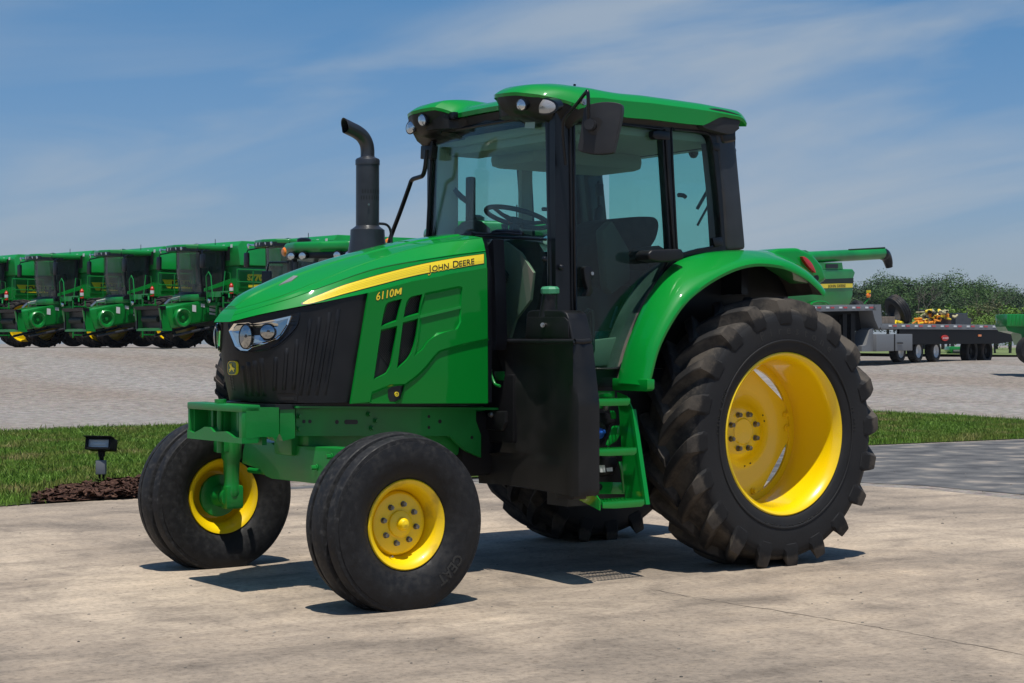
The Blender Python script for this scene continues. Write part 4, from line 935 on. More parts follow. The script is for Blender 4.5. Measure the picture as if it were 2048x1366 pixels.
# ---- interior
m = MB(); m.box((.78, YC, 2.74), (1.36, 1.38, .06), bev=.02); m.box((.62, YC-.35, 2.66), (.95, .5, .12), bev=.05); m.box((1.30, YC, 2.69), (.25, 1.2, .06), bev=.02); m.build('headliner', M['liner'], cab, 30)
for s_ in (-1,):
    m = MB(); m.box((.70, YC+s_*.715, 2.05), (.10, .05, 1.35), bev=.02); m.build('centre_pillar_trim', M['liner'], cab, 30)
for px_ in (1255, 1387): 
    p = P(px_, 305, 'x', -.06); m = MB(); m.lathe([(0, .0), (.0, .034), (-.06, .034), (-.085, .02), (-.09, 0)], p+Vector((0, 0, .05)), Vector((0, 0, 1)), 14); m.build('work_lamp_back', M['black'], cab, 30)
# dash and steering column
m = MB(); m.prism([(1.52, -.17, 1.26), (1.55, -.17, 2.0), (1.45, -.17, 2.12), (1.32, -.17, 2.10), (1.22, -.17, 1.98), (1.3, -.17, 1.6), (1.28, -.17, 1.26)], (0, .44, 0), bev=.03); m.build('dash_console', M['seat'], cab, 35)
hub = Vector((1.30, .05, 2.225)); ax = Vector((-.30, 0, 1)).normalized(); ux = Vector((1, 0, .30)).normalized()
m = MB(); m.tube([hub+(AY*math.cos(a)+ux*math.sin(a))*.205 for a in [2*math.pi*i/40 for i in range(40)]], .016, 10, closed=True)
for a in (90, 215, 325):
    d = AY*math.cos(R(a))+ux*math.sin(R(a)); m.tube([hub+d*.03-ax*.03, hub+d*.12-ax*.02, hub+d*.2], [.02, .013, .012], 8)
m.cyl(hub-ax*.05, hub-ax*.01, .05, 20); m.tube([hub-ax*.05, Vector((1.42, .05, 1.9))], .035, 12); sw_ = m.build('steering_wheel', M['black'], cab, 40)
m = MB(); q = hub+Vector((.045, .0, -.02)); m.lathe([(0, 0), (0, .026), (.012, .022), (.014, 0)], q, Vector((.9, .35, .2)), 16); m.build('column_knob', prin('rust_orange', (.30, .07, .03), .6), sw_, 40)
m = MB(); m.lathe([(-.16, 0), (-.14, .09), (-.05, .125), (.04, .12), (.09, .07), (.1, 0)], (1.32, -.42, 2.13), Vector((.2, .2, 1)), 20); m.build('instrument_pod', M['seat'], cab, 50)
m = MB(); m.box((1.28, -.50, 2.30), (.05, .06, .46), bev=.015); m.tube([(1.35, -.60, 2.45), (1.30, -.58, 2.4), (1.28, -.5, 2.35)], .02, 8); m.build('pillar_monitor', M['black'], cab, 30)
m = MB(); m.box((.62, -.52, 1.78), (.85, .26, .5), bev=.05); m.box((.55, -.5, 2.02), (.5, .12, .06), bev=.03); m.tube([(1.0, -.45, 1.95), (1.03, -.45, 2.15), (1.04, -.44, 2.22)], [.018, .016, .026], 10); m.build('right_console', M['seat'], cab, 35)
m = MB(); m.tube([(1.0, -.38, 1.9), (1.05, -.37, 2.05), (1.10, -.33, 2.12)], .009, 8); m.tube([(1.06, -.3, 1.9), (1.1, -.28, 1.72)], .02, 8); m.build('hand_lever', prin('lever_orange', (.35, .10, .03), .5), cab, 40)
# beige lower trim seen through the glass
m = MB(); m.prism(PL([(985, 480), (1012, 484), (1040, 505), (1066, 545), (1060, 600), (1030, 640), (1012, 700), (985, 700)], 'x', 1.565), (-.02, 0, 0)); m.build('kick_panel', M['beige'], cab)
gv = MB(); c_ = P(1009, 555, 'x', 1.569)
for k in range(6):
    w_ = math.sqrt(max(.02, 1-((k-2.5)/3)**2))*.038; o_ = Vector((0, (k-2.5)*.011, (k-2.5)*.011)); d = Vector((0, .7, -.7))
    gv.tube([c_+o_-d*w_, c_+o_+d*w_], .0042, 6)
gv.build('speaker_grille', M['ink'], cab)
m = MB(); m.prism(PL([(1205, 460), (1225, 440), (1260, 500), (1262, 560), (1225, 590), (1215, 575)], 'y', .45), (0, -.08, 0), bev=.02); m.build('seat_side_trim', prin('dim_trim', (.10, .10, .08), .8), cab, 30)
m = MB(); m.prism(PL([(1158, 700), (1170, 682), (1240, 674), (1262, 650), (1262, 730), (1158, 734)], 'y', .68), (0, -.04, 0), bev=.01); m.build('sill_trim', M['beige'], cab, 30)
m = MB(); m.prism(PL([(1186, 690), (1200, 662), (1246, 662), (1238, 730), (1180, 730)], 'y', .5), (0, -.06, 0), bev=.01); m.build('floor_box', prin('teal_plastic', (.03, .16, .14), .6), cab, 30)
# driver seat
sm = MB(); sm.box((.50, YC, 1.84), (.50, .50, .13), bev=.05); se = part(sm, 'driver_seat', M['seat'], None, 50)
bk = cr(PL([(1196, 490), (1222, 450), (1250, 436), (1290, 433), (1312, 436), (1318, 452), (1312, 478), (1300, 500), (1296, 545), (1270, 570), (1225, 575), (1200, 540)], 'y', .26), 3, True)
m = MB(); m.prism(bk, (0, -.42, 0), bev=.045, segs=3); m.build('backrest', M['seat'], se, 50)
for yy in (-.24, .34):
    m = MB(); m.tube([(.22, yy, 1.98), (.36, yy, 2.03), (.55, yy, 2.01), (.62, yy, 1.97)], [.03, .036, .034, .02], 10); m.build('armrest', M['seat'], se, 50)
m = MB(); m.prism([(.30, -.14, 1.26), (.72, -.14, 1.26), (.66, -.14, 1.78), (.34, -.14, 1.78)], (0, .38, 0), bev=.03); m.build('seat_base', M['black'], se, 35)
m = MB(); m.box(tuple(P(1274, 578, 'y', .38)), (.03, .03, .06), bev=.006); m.build('belt_buckle', M['redpaint'], se, 30)
m = MB(); m.prism(PL([(1222, 655), (1240, 600), (1250, 600), (1236, 658)], 'y', .4), (0, -.02, 0)); m.build('grey_strut', prin('blue_grey', (.08, .11, .16), .6), se)
m = MB(); m.prism(PL([(1193, 420), (1203, 408), (1208, 418), (1202, 480), (1188, 560), (1178, 560)], 'y', -.45), (0, -.03, 0), bev=.01); m.tube(PL([(1197, 362), (1198, 412)], 'y', -.47), .011, 8); m.box(tuple(P(1199, 380, 'y', -.47)), (.05, .04, .09), bev=.01); m.build('right_grab_post', M['black'], cab, 30)
# ---------------------------------------------------------------- roof
def rfr(v):
    """front border (X) of the roof for v in -1..1"""
    a = abs(v)
    return float(np.interp(a, [0, .27, .33, .40, .5, .64, .78, .9, 1.0], [1.60, 1.61, 1.64, 1.72, 1.765, 1.775, 1.735, 1.64, 1.47]))
def rhw(x): return float(np.interp(x, [-.16, -.08, .1, .6, 1.2, 1.5, 1.8], [.74, .80, .835, .85, .85, .84, .80]))
def rpt(u, v):
    xf, xr = rfr(v), -.06 + .13*abs(v)**6
    x = xr + (xf-xr)*u; a = abs(v)
    y = YC + v*rhw(x)
    crown = .030*(1-a**2)
    sg = lambda q: q*q*(3-2*q)
    podf = sg(min(1, max(0, (a-.27)/.15)))*(1-sg(min(1, max(0, (a-.70)/.30)))*.75)*sg(min(1, max(0, (x-1.05)/.5)))*.062
    ln = float(np.interp(x, [-.14, .0, .4, .9, 1.3, 1.62, 1.8], [2.895, 2.925, 2.945, 2.953, 2.945, 2.905, 2.880]))
    edge = -.055*max(0, (a-.86)/.14)**2 - .04*max(0, (u-.93)/.07)**2 - .035*max(0, (.05-u)/.05)**2
    notch = 0
    return Vector((x, y, ln+crown+podf+edge+notch))
NU, NV = 40, 60
us = [0, .01, .025, .05] + [.05+.85*i/26 for i in range(1, 27)] + [.92, .94, .96, .975, .985, .993, 1]
vsq = [-1+2*j/NV for j in range(NV+1)]
rows = [[rpt(u, v) for v in vsq] for u in us]
m = MB(); m.grid(rows)
# skirt: near side deeper in the middle, thin where the lamp housings sit
per = [rows[0][j] for j in range(NV+1)] + [rows[i][NV] for i in range(1, len(us))] + [rows[-1][j] for j in range(NV-1, -1, -1)] + [rows[i][0] for i in range(len(us)-2, 0, -1)]
def skd(p):
    x = p.x
    if abs(p.y-YC) > .70: return float(np.interp(x, [-.2, .30, .36, .45, .6, 1.1, 1.3, 1.42, 1.50, 1.8], [.018, .02, .05, .095, .10, .10, .085, .05, .018, .015]))
    return .028 if (x > 1 and abs(p.y-YC) < .24) else .02
def sk2(p, k):
    c = Vector((.75, YC, p.z)); d = (c-p); d.z = 0; d.normalize(); return p + Vector((0, 0, -skd(p)*k)) + d*(.004*k)
m.grid([per, [sk2(p, .5) for p in per], [sk2(p, 1) for p in per], [sk2(p, 1)+Vector(((.75-p.x)*.04, (YC-p.y)*.05, .002)) for p in per]], closed=True)
roof = part(m, 'roof', M['green'], cab and None, 28)
# black underside
m = MB(); ins = [Vector((.75+(p.x-.75)*.955, YC+(p.y-YC)*.955, min(p.z-.03, 2.90))) for p in per]; low = [Vector((.75+(p.x-.75)*.93, YC+(p.y-YC)*.90, 2.775 if p.x < 1.45 else 2.80)) for p in per]
m.grid([ins, low], closed=True); m.f.append(tuple(range(len(per), 2*len(per)))); m.mi.append(0); m.build('roof_lining', M['black'], roof, 40)
# rear corner housings and front lamp housings
for s_ in (1, -1):
    # rear corner: black pocket with round blanking plate
    prof = crp([(1405, 252), (1410, 228), (1418, 217), (1445, 219), (1478, 229), (1482, 236), (1476, 256), (1462, 268), (1430, 262)], 4, True)
    q = PL(prof, 'y', .875); q = mirp(q) if s_ < 0 else q
    m = MB(); m.prism(q, (0, -.30*s_, 0), bev=.02, segs=3); rc = m.build('corner_housing', M['gplastic'], roof, 40)
    q = PL([(1428+19*math.cos(a), 234+16*math.sin(a)) for a in [2*math.pi*i/24 for i in range(24)]], 'y', .878); q = mirp(q) if s_ < 0 else q
    m = MB(); m.prism(q, (0, -.02*s_, 0), bev=.003); m.build('blanking_plate', M['gplastic'], rc, 40)
    # front pod: bowl under the roof lip
    m = MB(); rws = []
    vv = [s_*(.30+.70*i/22) for i in range(23)]
    lip_ = [rpt(1.0, v)+Vector((0, 0, -.004)) for v in vv] + [rpt(1-.04*k, s_*1.0)+Vector((0, 0, -.014)) for k in range(1, 5)]
    cen = Vector((1.50, YC+s_*.62, 0))
    for k, (inn_, dz) in enumerate([(.03, -.005), (.05, -.035), (.12, -.085), (.24, -.125), (.42, -.145)]):
        rws.append([Vector((p.x+(cen.x-p.x)*inn_, p.y+(cen.y-p.y)*inn_, p.z+dz*(1 if j > 1 else .6))) for j, p in enumerate(lip_)])
    base_ = [Vector((1.42, YC+s_*(.30+.5*i/26), 2.74)) for i in range(27)]
    rws.append(base_); m.grid(rws); pod = m.build('lamp_housing', M['black'], roof, 50); PS = Surf(m)
    if s_ > 0: near_pod = PS
    def lampon(cx, cy_, rx, ry, mat, nm, ring_, S, ang=0):
        def el(k_, off, n=26):
            o_ = []
            for i in range(n):
                a = 2*math.pi*i/n; dx = rx*k_*math.cos(a); dy = ry*k_*math.sin(a)
                d = ray(cx+dx*math.cos(ang)-dy*math.sin(ang), cy_+dx*math.sin(ang)+dy*math.cos(ang)); o_.append(CAM + d*((cl_x-CAM.x)/d.x) + nn*off)
            return o_
        hit = S.hit(cx, cy_, 0); cl_x = hit.x; nn = Vector((.85, .35, -.25)).normalized()
        b_ = MB(); b_.grid([el(1.16, -.05), el(1.16, .012), el(.98, .014)], closed=True); b_.f.append(tuple(range(52, 78))); b_.mi.append(0); lo = b_.build(ring_, M['trim'], roof, 40)
        b_ = MB(); b_.grid([el(k_, .015+.012*(1-k_*k_)) for k_ in (.96, .8, .6, .35, .05)], closed=True); b_.build(nm, mat, lo, 60)
    if s_ > 0:
        lampon(1044, 208.5, 9.5, 11.5, M['lens'], 'work_lamp_lens', 'work_lamp', PS, R(-20)); lampon(1090, 212, 25, 14.5, M['amberclear'], 'turn_lamp_lens', 'turn_lamp', PS, R(3))
    else:
        lampon(823.5, 254, 8.5, 12.5, M['lens'], 'work_lamp_lens', 'work_lamp', PS, R(12)); lampon(846, 239, 7.5, 12, M['lens'], 'work_lamp_lens', 'work_lamp', PS, R(-12))
for x, y in ((908, 232), (1014, 216)):
    p = P(x, y, 'x', 1.62); m = MB(); m.box((p.x, p.y, p.z), (.05, .06, .05), bev=.012); m.build('wiper_pivot', M['trim'], roof, 30)
m = MB(); p = P(1147, 184, 'y', .35); m.tube([p, p+Vector((-.01, 0, .05))], [.006, .009], 8); m.build('antenna_stub', M['trim'], roof, 40)
# ---------------------------------------------------------------- mirrors
m = MB(); q = crp([(1172, 212), (1205, 204), (1236, 206), (1244, 214), (1240, 245), (1228, 296), (1222, 306), (1190, 308), (1162, 303), (1156, 296), (1160, 270), (1166, 230)], 3, True)
def MP(l, o=0):
    out_ = []
    for x, y in l:
        d = ray(x, y); n_ = Vector((.80, .60, 0)); p0 = P(1200, 255, 'y', 1.17)+n_*o; t = (p0-CAM).dot(n_)/d.dot(n_); out_.append(CAM+d*t)
    return out_
m.prism(MP(q), Vector((-.80, -.60, 0))*.06, bev=.016, segs=3); mir = part(m, 'side_mirror', M['gplastic'], None, 40)
m = MB(); m.prism(MP([(1200+(x-1200)*.88, 256+(y-256)*.88) for x, y in q], -.0605), Vector((-.8, -.6, 0))*.003); m.build('mirror_glass', M['chrome'], mir)
p = MP([(1183, 251)], .0)[0]; m = MB(); nn = Vector((.8, .6, 0)); m.cyl(p-nn*.01, p+nn*.045, .036, 20); m.cyl(p+nn*.045, p+nn*.055, .03, 20); m.cyl(MP([(1190, 252)], .0)[0], MP([(1190, 252)], .008)[0], .052, 20); m.build('mirror_joint', M['gplastic'], mir, 35)
m = MB(); a = P(1132, 330, 'y', .86); b = P(1126, 260, 'y', .87); c = P(1130, 235, 'y', .90); d = P(1152, 210, 'y', 1.0); e_ = P(1170, 187, 'y', 1.12); f_ = P(1176, 187, 'y', 1.16); g = MP([(1177, 240)], .035)[0]
m.tube(cr([a, b, c, d, e_, f_, g], 4), .011, 10); m.build('mirror_arm', M['trim'], mir, 50)
m = MB(); p = P(1160, 205, 'y', 1.02); m.cyl(p-AY*.02, p+AY*.05, .010, 10); m.cyl(p+AY*.03, p+AY*.045, .02, 12); m.build('arm_clamp', M['steel'], mir, 35)
m = MB(); m.prism(PL([(841, 291), (864, 291), (862, 318), (840, 318)], 'x', 1.62), (-.05, 0, 0), bev=.008); fm_ = part(m, 'side_mirror', M['black'], None, 30)
m = MB(); m.tube(cr(PL([(776, 495), (783, 470), (800, 425), (818, 375), (824, 360), (836, 355), (846, 350), (851, 330), (853, 300)], 'x', 1.66), 4), .015, 10); m.build('grab_rail', M['trim'], fm_, 50)
# ---------------------------------------------------------------- exhaust
ey = -.60; p0 = P(735, 500, 'y', ey); ex = p0.x
def zz(py): return P(735, py, 'y', ey).z
k_ = (P(760, 400, 'y', ey)-P(710, 400, 'y', ey)).length/2*.80
m = MB(); m.lathe([(zz(560), k_*1.72), (zz(520), k_*1.70), (zz(505), k_*1.68), (zz(478), k_*1.50), (zz(460), k_*1.46), (zz(455), k_*1.15), (zz(452), k_)], (ex, ey, 0), Vector((0, 0, 1)), 40)
stk = part(m, 'exhaust_stack', M['stack'], None, 35)
m = MB(); m.lathe([(zz(456), k_), (zz(330), k_), (zz(330), k_*1.05), (zz(321), k_*1.05), (zz(318), k_*.98), (zz(314), k_*.62), (zz(312), k_*.6)], (ex, ey, 0), Vector((0, 0, 1)), 40); m.build('muffler_sleeve', M['stack'], stk, 35)
m = MB(); pp_ = [(735, 322), (735, 300), (732, 285), (724, 272), (712, 263), (700, 257), (690, 252)]; c_ = cr([P(x, y, 'y', ey) for x, y in pp_], 4)
rr0 = k_*.60; n_ = 20; m.tube(c_, rr0, n_, cap=False)
vs_ = m.v[-n_:]; tan = (c_[-1]-c_[-2]).normalized()
for i, p in enumerate(vs_):                          # slanted mouth
    m.v[len(m.v)-n_+i] = p + tan*(.030*((p-c_[-1]).z/rr0)*-1 if False else .055*((p-c_[-1]).z/rr0)*.6)
inner = [c_[-1]+(p-c_[-1])*.90 for p in m.v[-n_:]]; deep = [p-tan*.12 for p in inner]; rim_ = m.v[-n_:][:]
m.grid([rim_, inner, deep], closed=True); m.build('exhaust_pipe', M['stack'], stk, 40)
m = MB()
for row, (py, a0) in enumerate(((384, 0), (397, .5))):
    for k in range(14 if row else 12):
        an = R(20)+(k+(a0))*R(13.5); d = Vector((math.cos(an), math.sin(an), 0)); t = Vector((-d.y, d.x, 0)); c = Vector((ex, ey, zz(py)))+d*(k_+.0006)
        if row == 0 and k < 1: continue
        m.add([c-t*.004-Vector((0, 0, .013)), c+t*.004-Vector((0, 0, .013)), c+t*.004+Vector((0, 0, .013)), c-t*.004+Vector((0, 0, .013))], [(0, 1, 2, 3)])
m.build('heat_slots', M['ink'], stk)
m = MB(); q = P(737, 409, 'y', ey+k_); m.cyl(q, q+AY*.006, .007, 10); m.build('sleeve_screw', M['steel'], stk, 30)
m = MB(); m.tube(cr(PL([(757, 447), (772, 449), (780, 458), (783, 478), (782, 492)], 'y', ey), 4), .009, 8); m.build('sensor_pipe', M['stack'], stk, 50)
# ---------------------------------------------------------------- fenders
fo = [(1.125, 1.165), (1.10, 1.25), (1.045, 1.40), (.945, 1.555), (.823, 1.688), (.68, 1.785), (.512, 1.866), (.342, 1.922), (.168, 1.946), (-.054, 1.932), (-.235, 1.878), (-.36, 1.81), (-.425, 1.76)]
fi = [(1.121, 1.17), (1.09, 1.28), (1.021, 1.455), (.868, 1.718), (.682, 1.905), (.45, 1.985), (.146, 2.016), (-.169, 2.018), (-.35, 1.98), (-.45, 1.93), (-.53, 1.87), (-.58, 1.80), (-.60, 1.76)]
fo = cr([(a, 1.105, b) for a, b in fo], 4); fi = cr([(a, .835, b) for a, b in fi], 4)
for s_ in (1, -1):
    g_ = (lambda l: l) if s_ > 0 else mirp
    m = MB(); rws = []
    for k, (t, hgt, dy) in enumerate([(0, 0, 0), (.08, .014, 0), (.3, .026, 0), (.55, .026, 0), (.78, .018, 0), (.90, .008, 0), (.96, -.004, 0), (1.0, -.022, .0), (1.0, -.04, -.004)]):
        row = []
        for a, b in zip(fi, fo):
            p = a.lerp(b, t); rad = Vector((p.x, 0, p.z-.845)).normalized(); row.append(p + rad*hgt + Vector((0, dy, 0)))
        rws.append(g_(row))
    inner = []
    for t, hgt in [(1.0, -.038), (.9, -.028), (0, -.015)]:
        row = []
        for a, b in zip(fi, fo):
            p = a.lerp(b, t); rad = Vector((p.x, 0, p.z-.845)).normalized(); row.append(p + rad*hgt + Vector((0, -.01, 0)))
        inner.append(g_(row))
    m.grid(rws); fe = part(m, 'rear_fender', M['green'], None, 40)
    m = MB(); m.grid(inner); 
    # inner shell toward the tractor, closing the arch
    sh = [Vector((a.x*.98, .60, a.z-.02)) for a in fi]; m.grid([inner[-1], g_(sh)]); m.build('fender_liner', M['fliner'] if 'fliner' in M else M['black'], fe, 40)
    m = MB(); q = [Vector((a.x*.985, .60, a.z-.02)) for a in fi] + [Vector((-.4, .60, 1.3)), Vector((1.0, .60, 1.1))]; m.prism(g_(q), (0, -.01*s_, 0)); m.build('fender_inner_wall', M['black'], fe)
    m = MB(); q = crp([(1232, 768), (1236, 757), (1262, 755), (1290, 757), (1288, 770), (1280, 775), (1236, 773)], 3, True)
    m.prism(g_([Vector((1.135-.01*0, .80+.335*(i_), z_)) for i_, z_ in ((0, 1.14), (0, 1.205), (1, 1.205), (1, 1.145), (.93, 1.13), (.05, 1.13))]), (-.06, 0, 0), bev=.012); m.build('fender_foot', M['green'], fe, 35)
    # tail lamp hump and lens
    m = MB(); hp = [(-.10, 2.00), (-.25, 2.045), (-.42, 2.055), (-.56, 2.02), (-.66, 1.94), (-.70, 1.85), (-.60, 1.80), (-.3, 1.93)]
    m.prism(g_([Vector((a, .86, b)) for a, b in hp]), (0, -.22*s_, 0), bev=.03, segs=3); m.build('tail_lamp_hump', M['green'], fe, 50)
    m = MB(); q = crp([(1605, 513), (1614, 516), (1623, 525), (1629, 536), (1632, 546), (1622, 538), (1612, 526)], 3, True); m.prism(g_(PL(q, 'y', .885)), (0, -.10*s_, 0), bev=.008); m.build('tail_lamp', M['red'], fe, 40)
    m = MB(); q = PL([(1634+4*math.cos(a), 556+6*math.sin(a)) for a in [2*math.pi*i/14 for i in range(14)]], 'y', 1.0); m.prism(g_(q), (0, -.02*s_, 0)); m.build('reflector_blank', M['black'], fe)
# ---------------------------------------------------------------- fuel tank with filler
TXF = 1.70
front = crp([(988, 678), (1000, 676), (1060, 678), (1100, 680), (1140, 681)], 2) + [(1150, 684), (1152, 720), (1150, 850), (1152, 985), (1150, 992)] + crp([(1140, 993), (1100, 984), (1060, 974), (1000, 968), (958, 966)], 2) + [(952, 940), (955, 928), (1000, 921), (1008, 905), (1003, 860)] + crp([(1003, 860), (1014, 820), (1020, 785), (1018, 760), (1005, 715), (990, 690)], 3)
LX = [(678, 988), (700, 991), (740, 1004), (775, 1017), (820, 1015), (860, 1005), (905, 1004), (922, 1000), (930, 958), (945, 950), (966, 956), (995, 958)]
rows = []; NS = 40
for i in range(NS+1):
    sv = i/NS; row = []
    for j in range(13):
        t = j/12; py0 = 682 + (992-682)*sv; xl = float(np.interp(py0, [q[0] for q in LX], [q[1] for q in LX])); px = xl + (1146-xl)*t
        bot = float(np.interp(px, [950, 1000, 1060, 1100, 1140, 1150], [966, 969, 975, 984, 992, 993])); py = 682 + (bot-682)*sv
        p = P(px, py, 'x', TXF-.045*math.sin(math.pi*min(1, t*1.05))*min(1, sv*6)); row.append(p)
    z = row[-1].z; yo = 1.125 + .065*min(1, max(0, (1.42-z)/.35)) 
    e = .02*(1 if i in (0, NS) else 0)
    row += [Vector((TXF-.012, yo-.018, z)), Vector((TXF-.045-e, yo, z)), Vector((TXF-.10, yo+.004-e, z)), Vector((1.545+e, yo-.004, z)), Vector((1.53, yo-.03, z)), Vector((1.53, row[0].y, z))]
    rows.append(row)
m = MB(); m.grid(rows, closed=True); nn_ = len(rows[0]); m.f.append(tuple(range(nn_))); m.mi.append(0); m.f.append(tuple(NS*nn_+i for i in range(nn_-1, -1, -1))); m.mi.append(0)
tank = part(m, 'fuel_tank', M['mottleblack'], None, 35)
m = MB(); m.tube([rows[0][k]+Vector((-.012, 0, -.004)) for k in range(0, 15)] + [rows[0][16]+Vector((-.01, -.016, 0))], .017, 10); m.build('tank_top_edge', M['black'], tank, 50)
m = MB(); bx = crp([(1050, 680), (1052, 640), (1055, 624), (1070, 620), (1110, 620), (1128, 623), (1136, 636), (1146, 682)], 2); m.prism(PL(bx, 'x', 1.68), (-.15, 0, 0), bev=.018, segs=3); m.build('tank_shoulder', M['black'], tank, 40)
m = MB(); m.prism(PL([(1054, 634), (1128, 634), (1136, 642), (1137, 676), (1050, 676)], 'x', 1.692), (-.01, 0, 0), bev=.004); m.build('shoulder_cover', M['black'], tank, 30)
p = P(1087, 650, 'x', 1.694); m = MB(); m.cyl(p, p+Vector((.012, .006, 0)), .014, 16); m.cyl(p, p+Vector((.022, .01, 0)), .009, 10); m.build('cover_bolt', M['steel'], tank, 35)
p = P(1100, 628, 'x', 1.63); m = MB(); m.tube([p+Vector((0, -.02, -.05)), p+Vector((0, -.01, .05)), p+Vector((0, .0, .12))], [.062, .05, .045], 20); m.build('filler_neck', M['black'], tank, 40)
q = p+Vector((0, .0, .12)); m = MB(); m.lathe([(0, 0), (0, .050), (.005, .056), (.030, .056), (.042, .046), (.046, 0)], q, Vector((0.05, .05, 1)), 8); m.build('fuel_cap', prin('green_cap', (.05, .27, .13), .5), tank, 20)
for x, y in ((1097, 770), (1111, 895)):
    p = P(x, y, 'x', TXF+.001); m = MB(); p = p - Vector((.04, 0, 0)); m.lathe([(.001, .022), (.004, .030), (.001, .038)], p, Vector((1, 0, 0)), 20); m.build('moulded_ring', M['black'], tank, 50); m = MB(); m.cyl(p-Vector((.004, 0, 0)), p+Vector((.0015, 0, 0)), .02, 16); m.build('moulded_dimple', M['ink'], tank)
m = MB(); m.prism(PL([(1108, 985), (1148, 990), (1146, 1000), (1112, 998)], 'x', 1.68), (-.1, 0, 0), bev=.008); m.build('tank_foot', M['black'], tank, 35)
m = MB(); m.prism(PL([(962, 822), (1010, 822), (1010, 846), (1003, 862), (962, 858)], 'x', 1.72), (-.2, 0, 0), bev=.01); m.prism(PL([(948, 822), (1010, 820), (1012, 925), (1000, 932), (958, 918)], 'x', 1.66), (-.05, 0, 0)); m.build('tank_bracket', M['black'], tank, 35)
for x, y in ((983, 829), (974, 890)):
    p = P(x, y, 'x', 1.722 if y < 850 else 1.662); m = MB(); m.cyl(p, p+Vector((.006, 0, 0)), .018, 16); m.cyl(p, p+Vector((.02, 0, 0)), .013, 6); m.build('bracket_bolt', M['steel'], tank, 30)
# hoses behind the side panel
m = MB(); m.tube(cr(PL([(980, 735), (983, 750), (990, 768), (1000, 772)], 'x', 1.78), 4), .009, 8); ho_ = part(m, 'hydraulic_hose', M['green2'], None, 50)
m = MB(); m.tube(PL([(977, 730), (980, 742)], 'x', 1.79), .014, 8); m.build('hose_fitting', M['steel'], ho_, 40)
m = MB(); m.prism(PL([(988, 743), (1009, 743), (1009, 762), (990, 762)], 'x', 1.70), (-.05, 0, 0), bev=.004); part(m, 'hitch_block', M['green2'], None, 30)
m = MB(); m.box((1.55, .30, 1.02), (.3, .5, .42), bev=.02); part(m, 'brake_housing', M['dkmetal'], None, 30)
m = MB(); m.box((1.62, YC, 1.25), (.06, .84, .40)); m.box((1.64, -.16, 1.6), (.06, .42, .5)); m.prism(PL([(969, 500), (986, 478), (990, 560), (993, 680), (990, 700), (972, 700)], 'x', 1.80), (-.08, 0, 0)); part(m, 'firewall', M['trim'], None, 30)
# ---------------------------------------------------------------- steps
m = MB(); SX0, SX1 = 1.10, 1.46
pl_ = PL([(1248, 815), (1262, 818), (1267, 850), (1290, 1003), (1268, 1003)], 'x', 1.13)
m.prism([(1.125, .92, .455), (1.125, 1.115, .455), (1.125, .985, 1.02), (1.125, .93, 1.10), (1.125, .84, 1.12), (1.125, .86, 1.0)], (-.008, 0, 0)); m.prism([(1.13, 1.095, .455), (1.13, 1.12, .455), (1.13, .99, 1.02), (1.13, .965, 1.02)], (-.03, 0, 0)); stp = part(m, 'boarding_steps', M['green'], None, 25)
def step(z, y0, y1, nm='step_tread'):
    m = MB(); m.prism([(SX0+.04, y1, z), (SX1, y1, z), (SX1, y1, z-.035), (SX1-.1, y1, z-.042), (SX0+.06, y1, z-.042), (SX0+.04, y1, z-.03)], (0, -.012, 0), bev=.003)
    n = 12
    for k in range(n): 
        x = SX0+.05+(SX1-SX0-.06)*k/(n-1); m.box((x, (y0+y1)/2-.006, z-.008), (.006, y1-y0-.012, .016))
    for k in range(5): m.box(((SX0+SX1)/2+.02, y0+(y1-y0)*(k+.2)/5, z-.006), (SX1-SX0-.05, .008, .012))
    for k in range(26): m.box((SX0+.05+(SX1-SX0-.07)*k/25, y1-.004, z+.002), (.005, .008, .006))
    return m.build(nm, M['green'], stp, 25)
step(.485, .92, 1.115); step(.79, .89, 1.045); step(1.085, .84, .985)
m = MB(); m.prism([(1.49, .80, .52), (1.49, 1.12, .44), (1.49, 1.12, .50), (1.49, 1.0, .60), (1.49, .85, .60)], (-.008, 0, 0)); m.build('step_gusset', M['green'], stp)
Z7 = lambda l: zm(l, 1140, 760, 5.2556)
for nm, pl7, yy in (('step_backplate', [(200, 1070), (545, 1075), (600, 1110), (612, 1190), (560, 1200), (200, 1200)], .85), ('backplate_strip', [(515, 860), (545, 860), (578, 900), (578, 960), (608, 1180), (560, 1180), (540, 960)], .855), ('upper_gusset', [(450, 490), (470, 480), (540, 480), (540, 560), (490, 640), (400, 700), (385, 680)], .855), ('upper_tab', [(425, 325), (460, 322), (480, 345), (488, 380), (480, 410), (440, 410)], .85), ('upper_plate', [(200, 262), (410, 265), (410, 300), (200, 300)], .83), ('sill_plate', [(200, 115), (470, 115), (470, 185), (200, 185)], .80)):
    m = MB(); m.prism(PL(Z7(pl7), 'y', yy), (0, -.010, 0), bev=.002); m.build(nm, M['green'], stp, 25)
m = MB(); m.prism(PL(Z7([(515, 860), (560, 850), (640, 1200), (600, 1200)]), 'y', .80), (0, -.01, 0)); m.build('rear_web', M['green'], stp)
p = P(*Z7([(305, 1125)])[0], 'y', .852); m = MB(); m.lathe([(0, .0), (0, .020), (.01, .020), (.012, .011), (.014, .0)], p, AY, 18); m.build('rubber_plug', M['black'], stp, 35)
m = MB(); m.lathe([(0, 0), (0, .02), (.012, .016), (.014, 0)], P(*Z7([(370, 292)])[0], 'y', .835), AY, 14); m.build('step_bolt', M['steel2'], stp, 35)
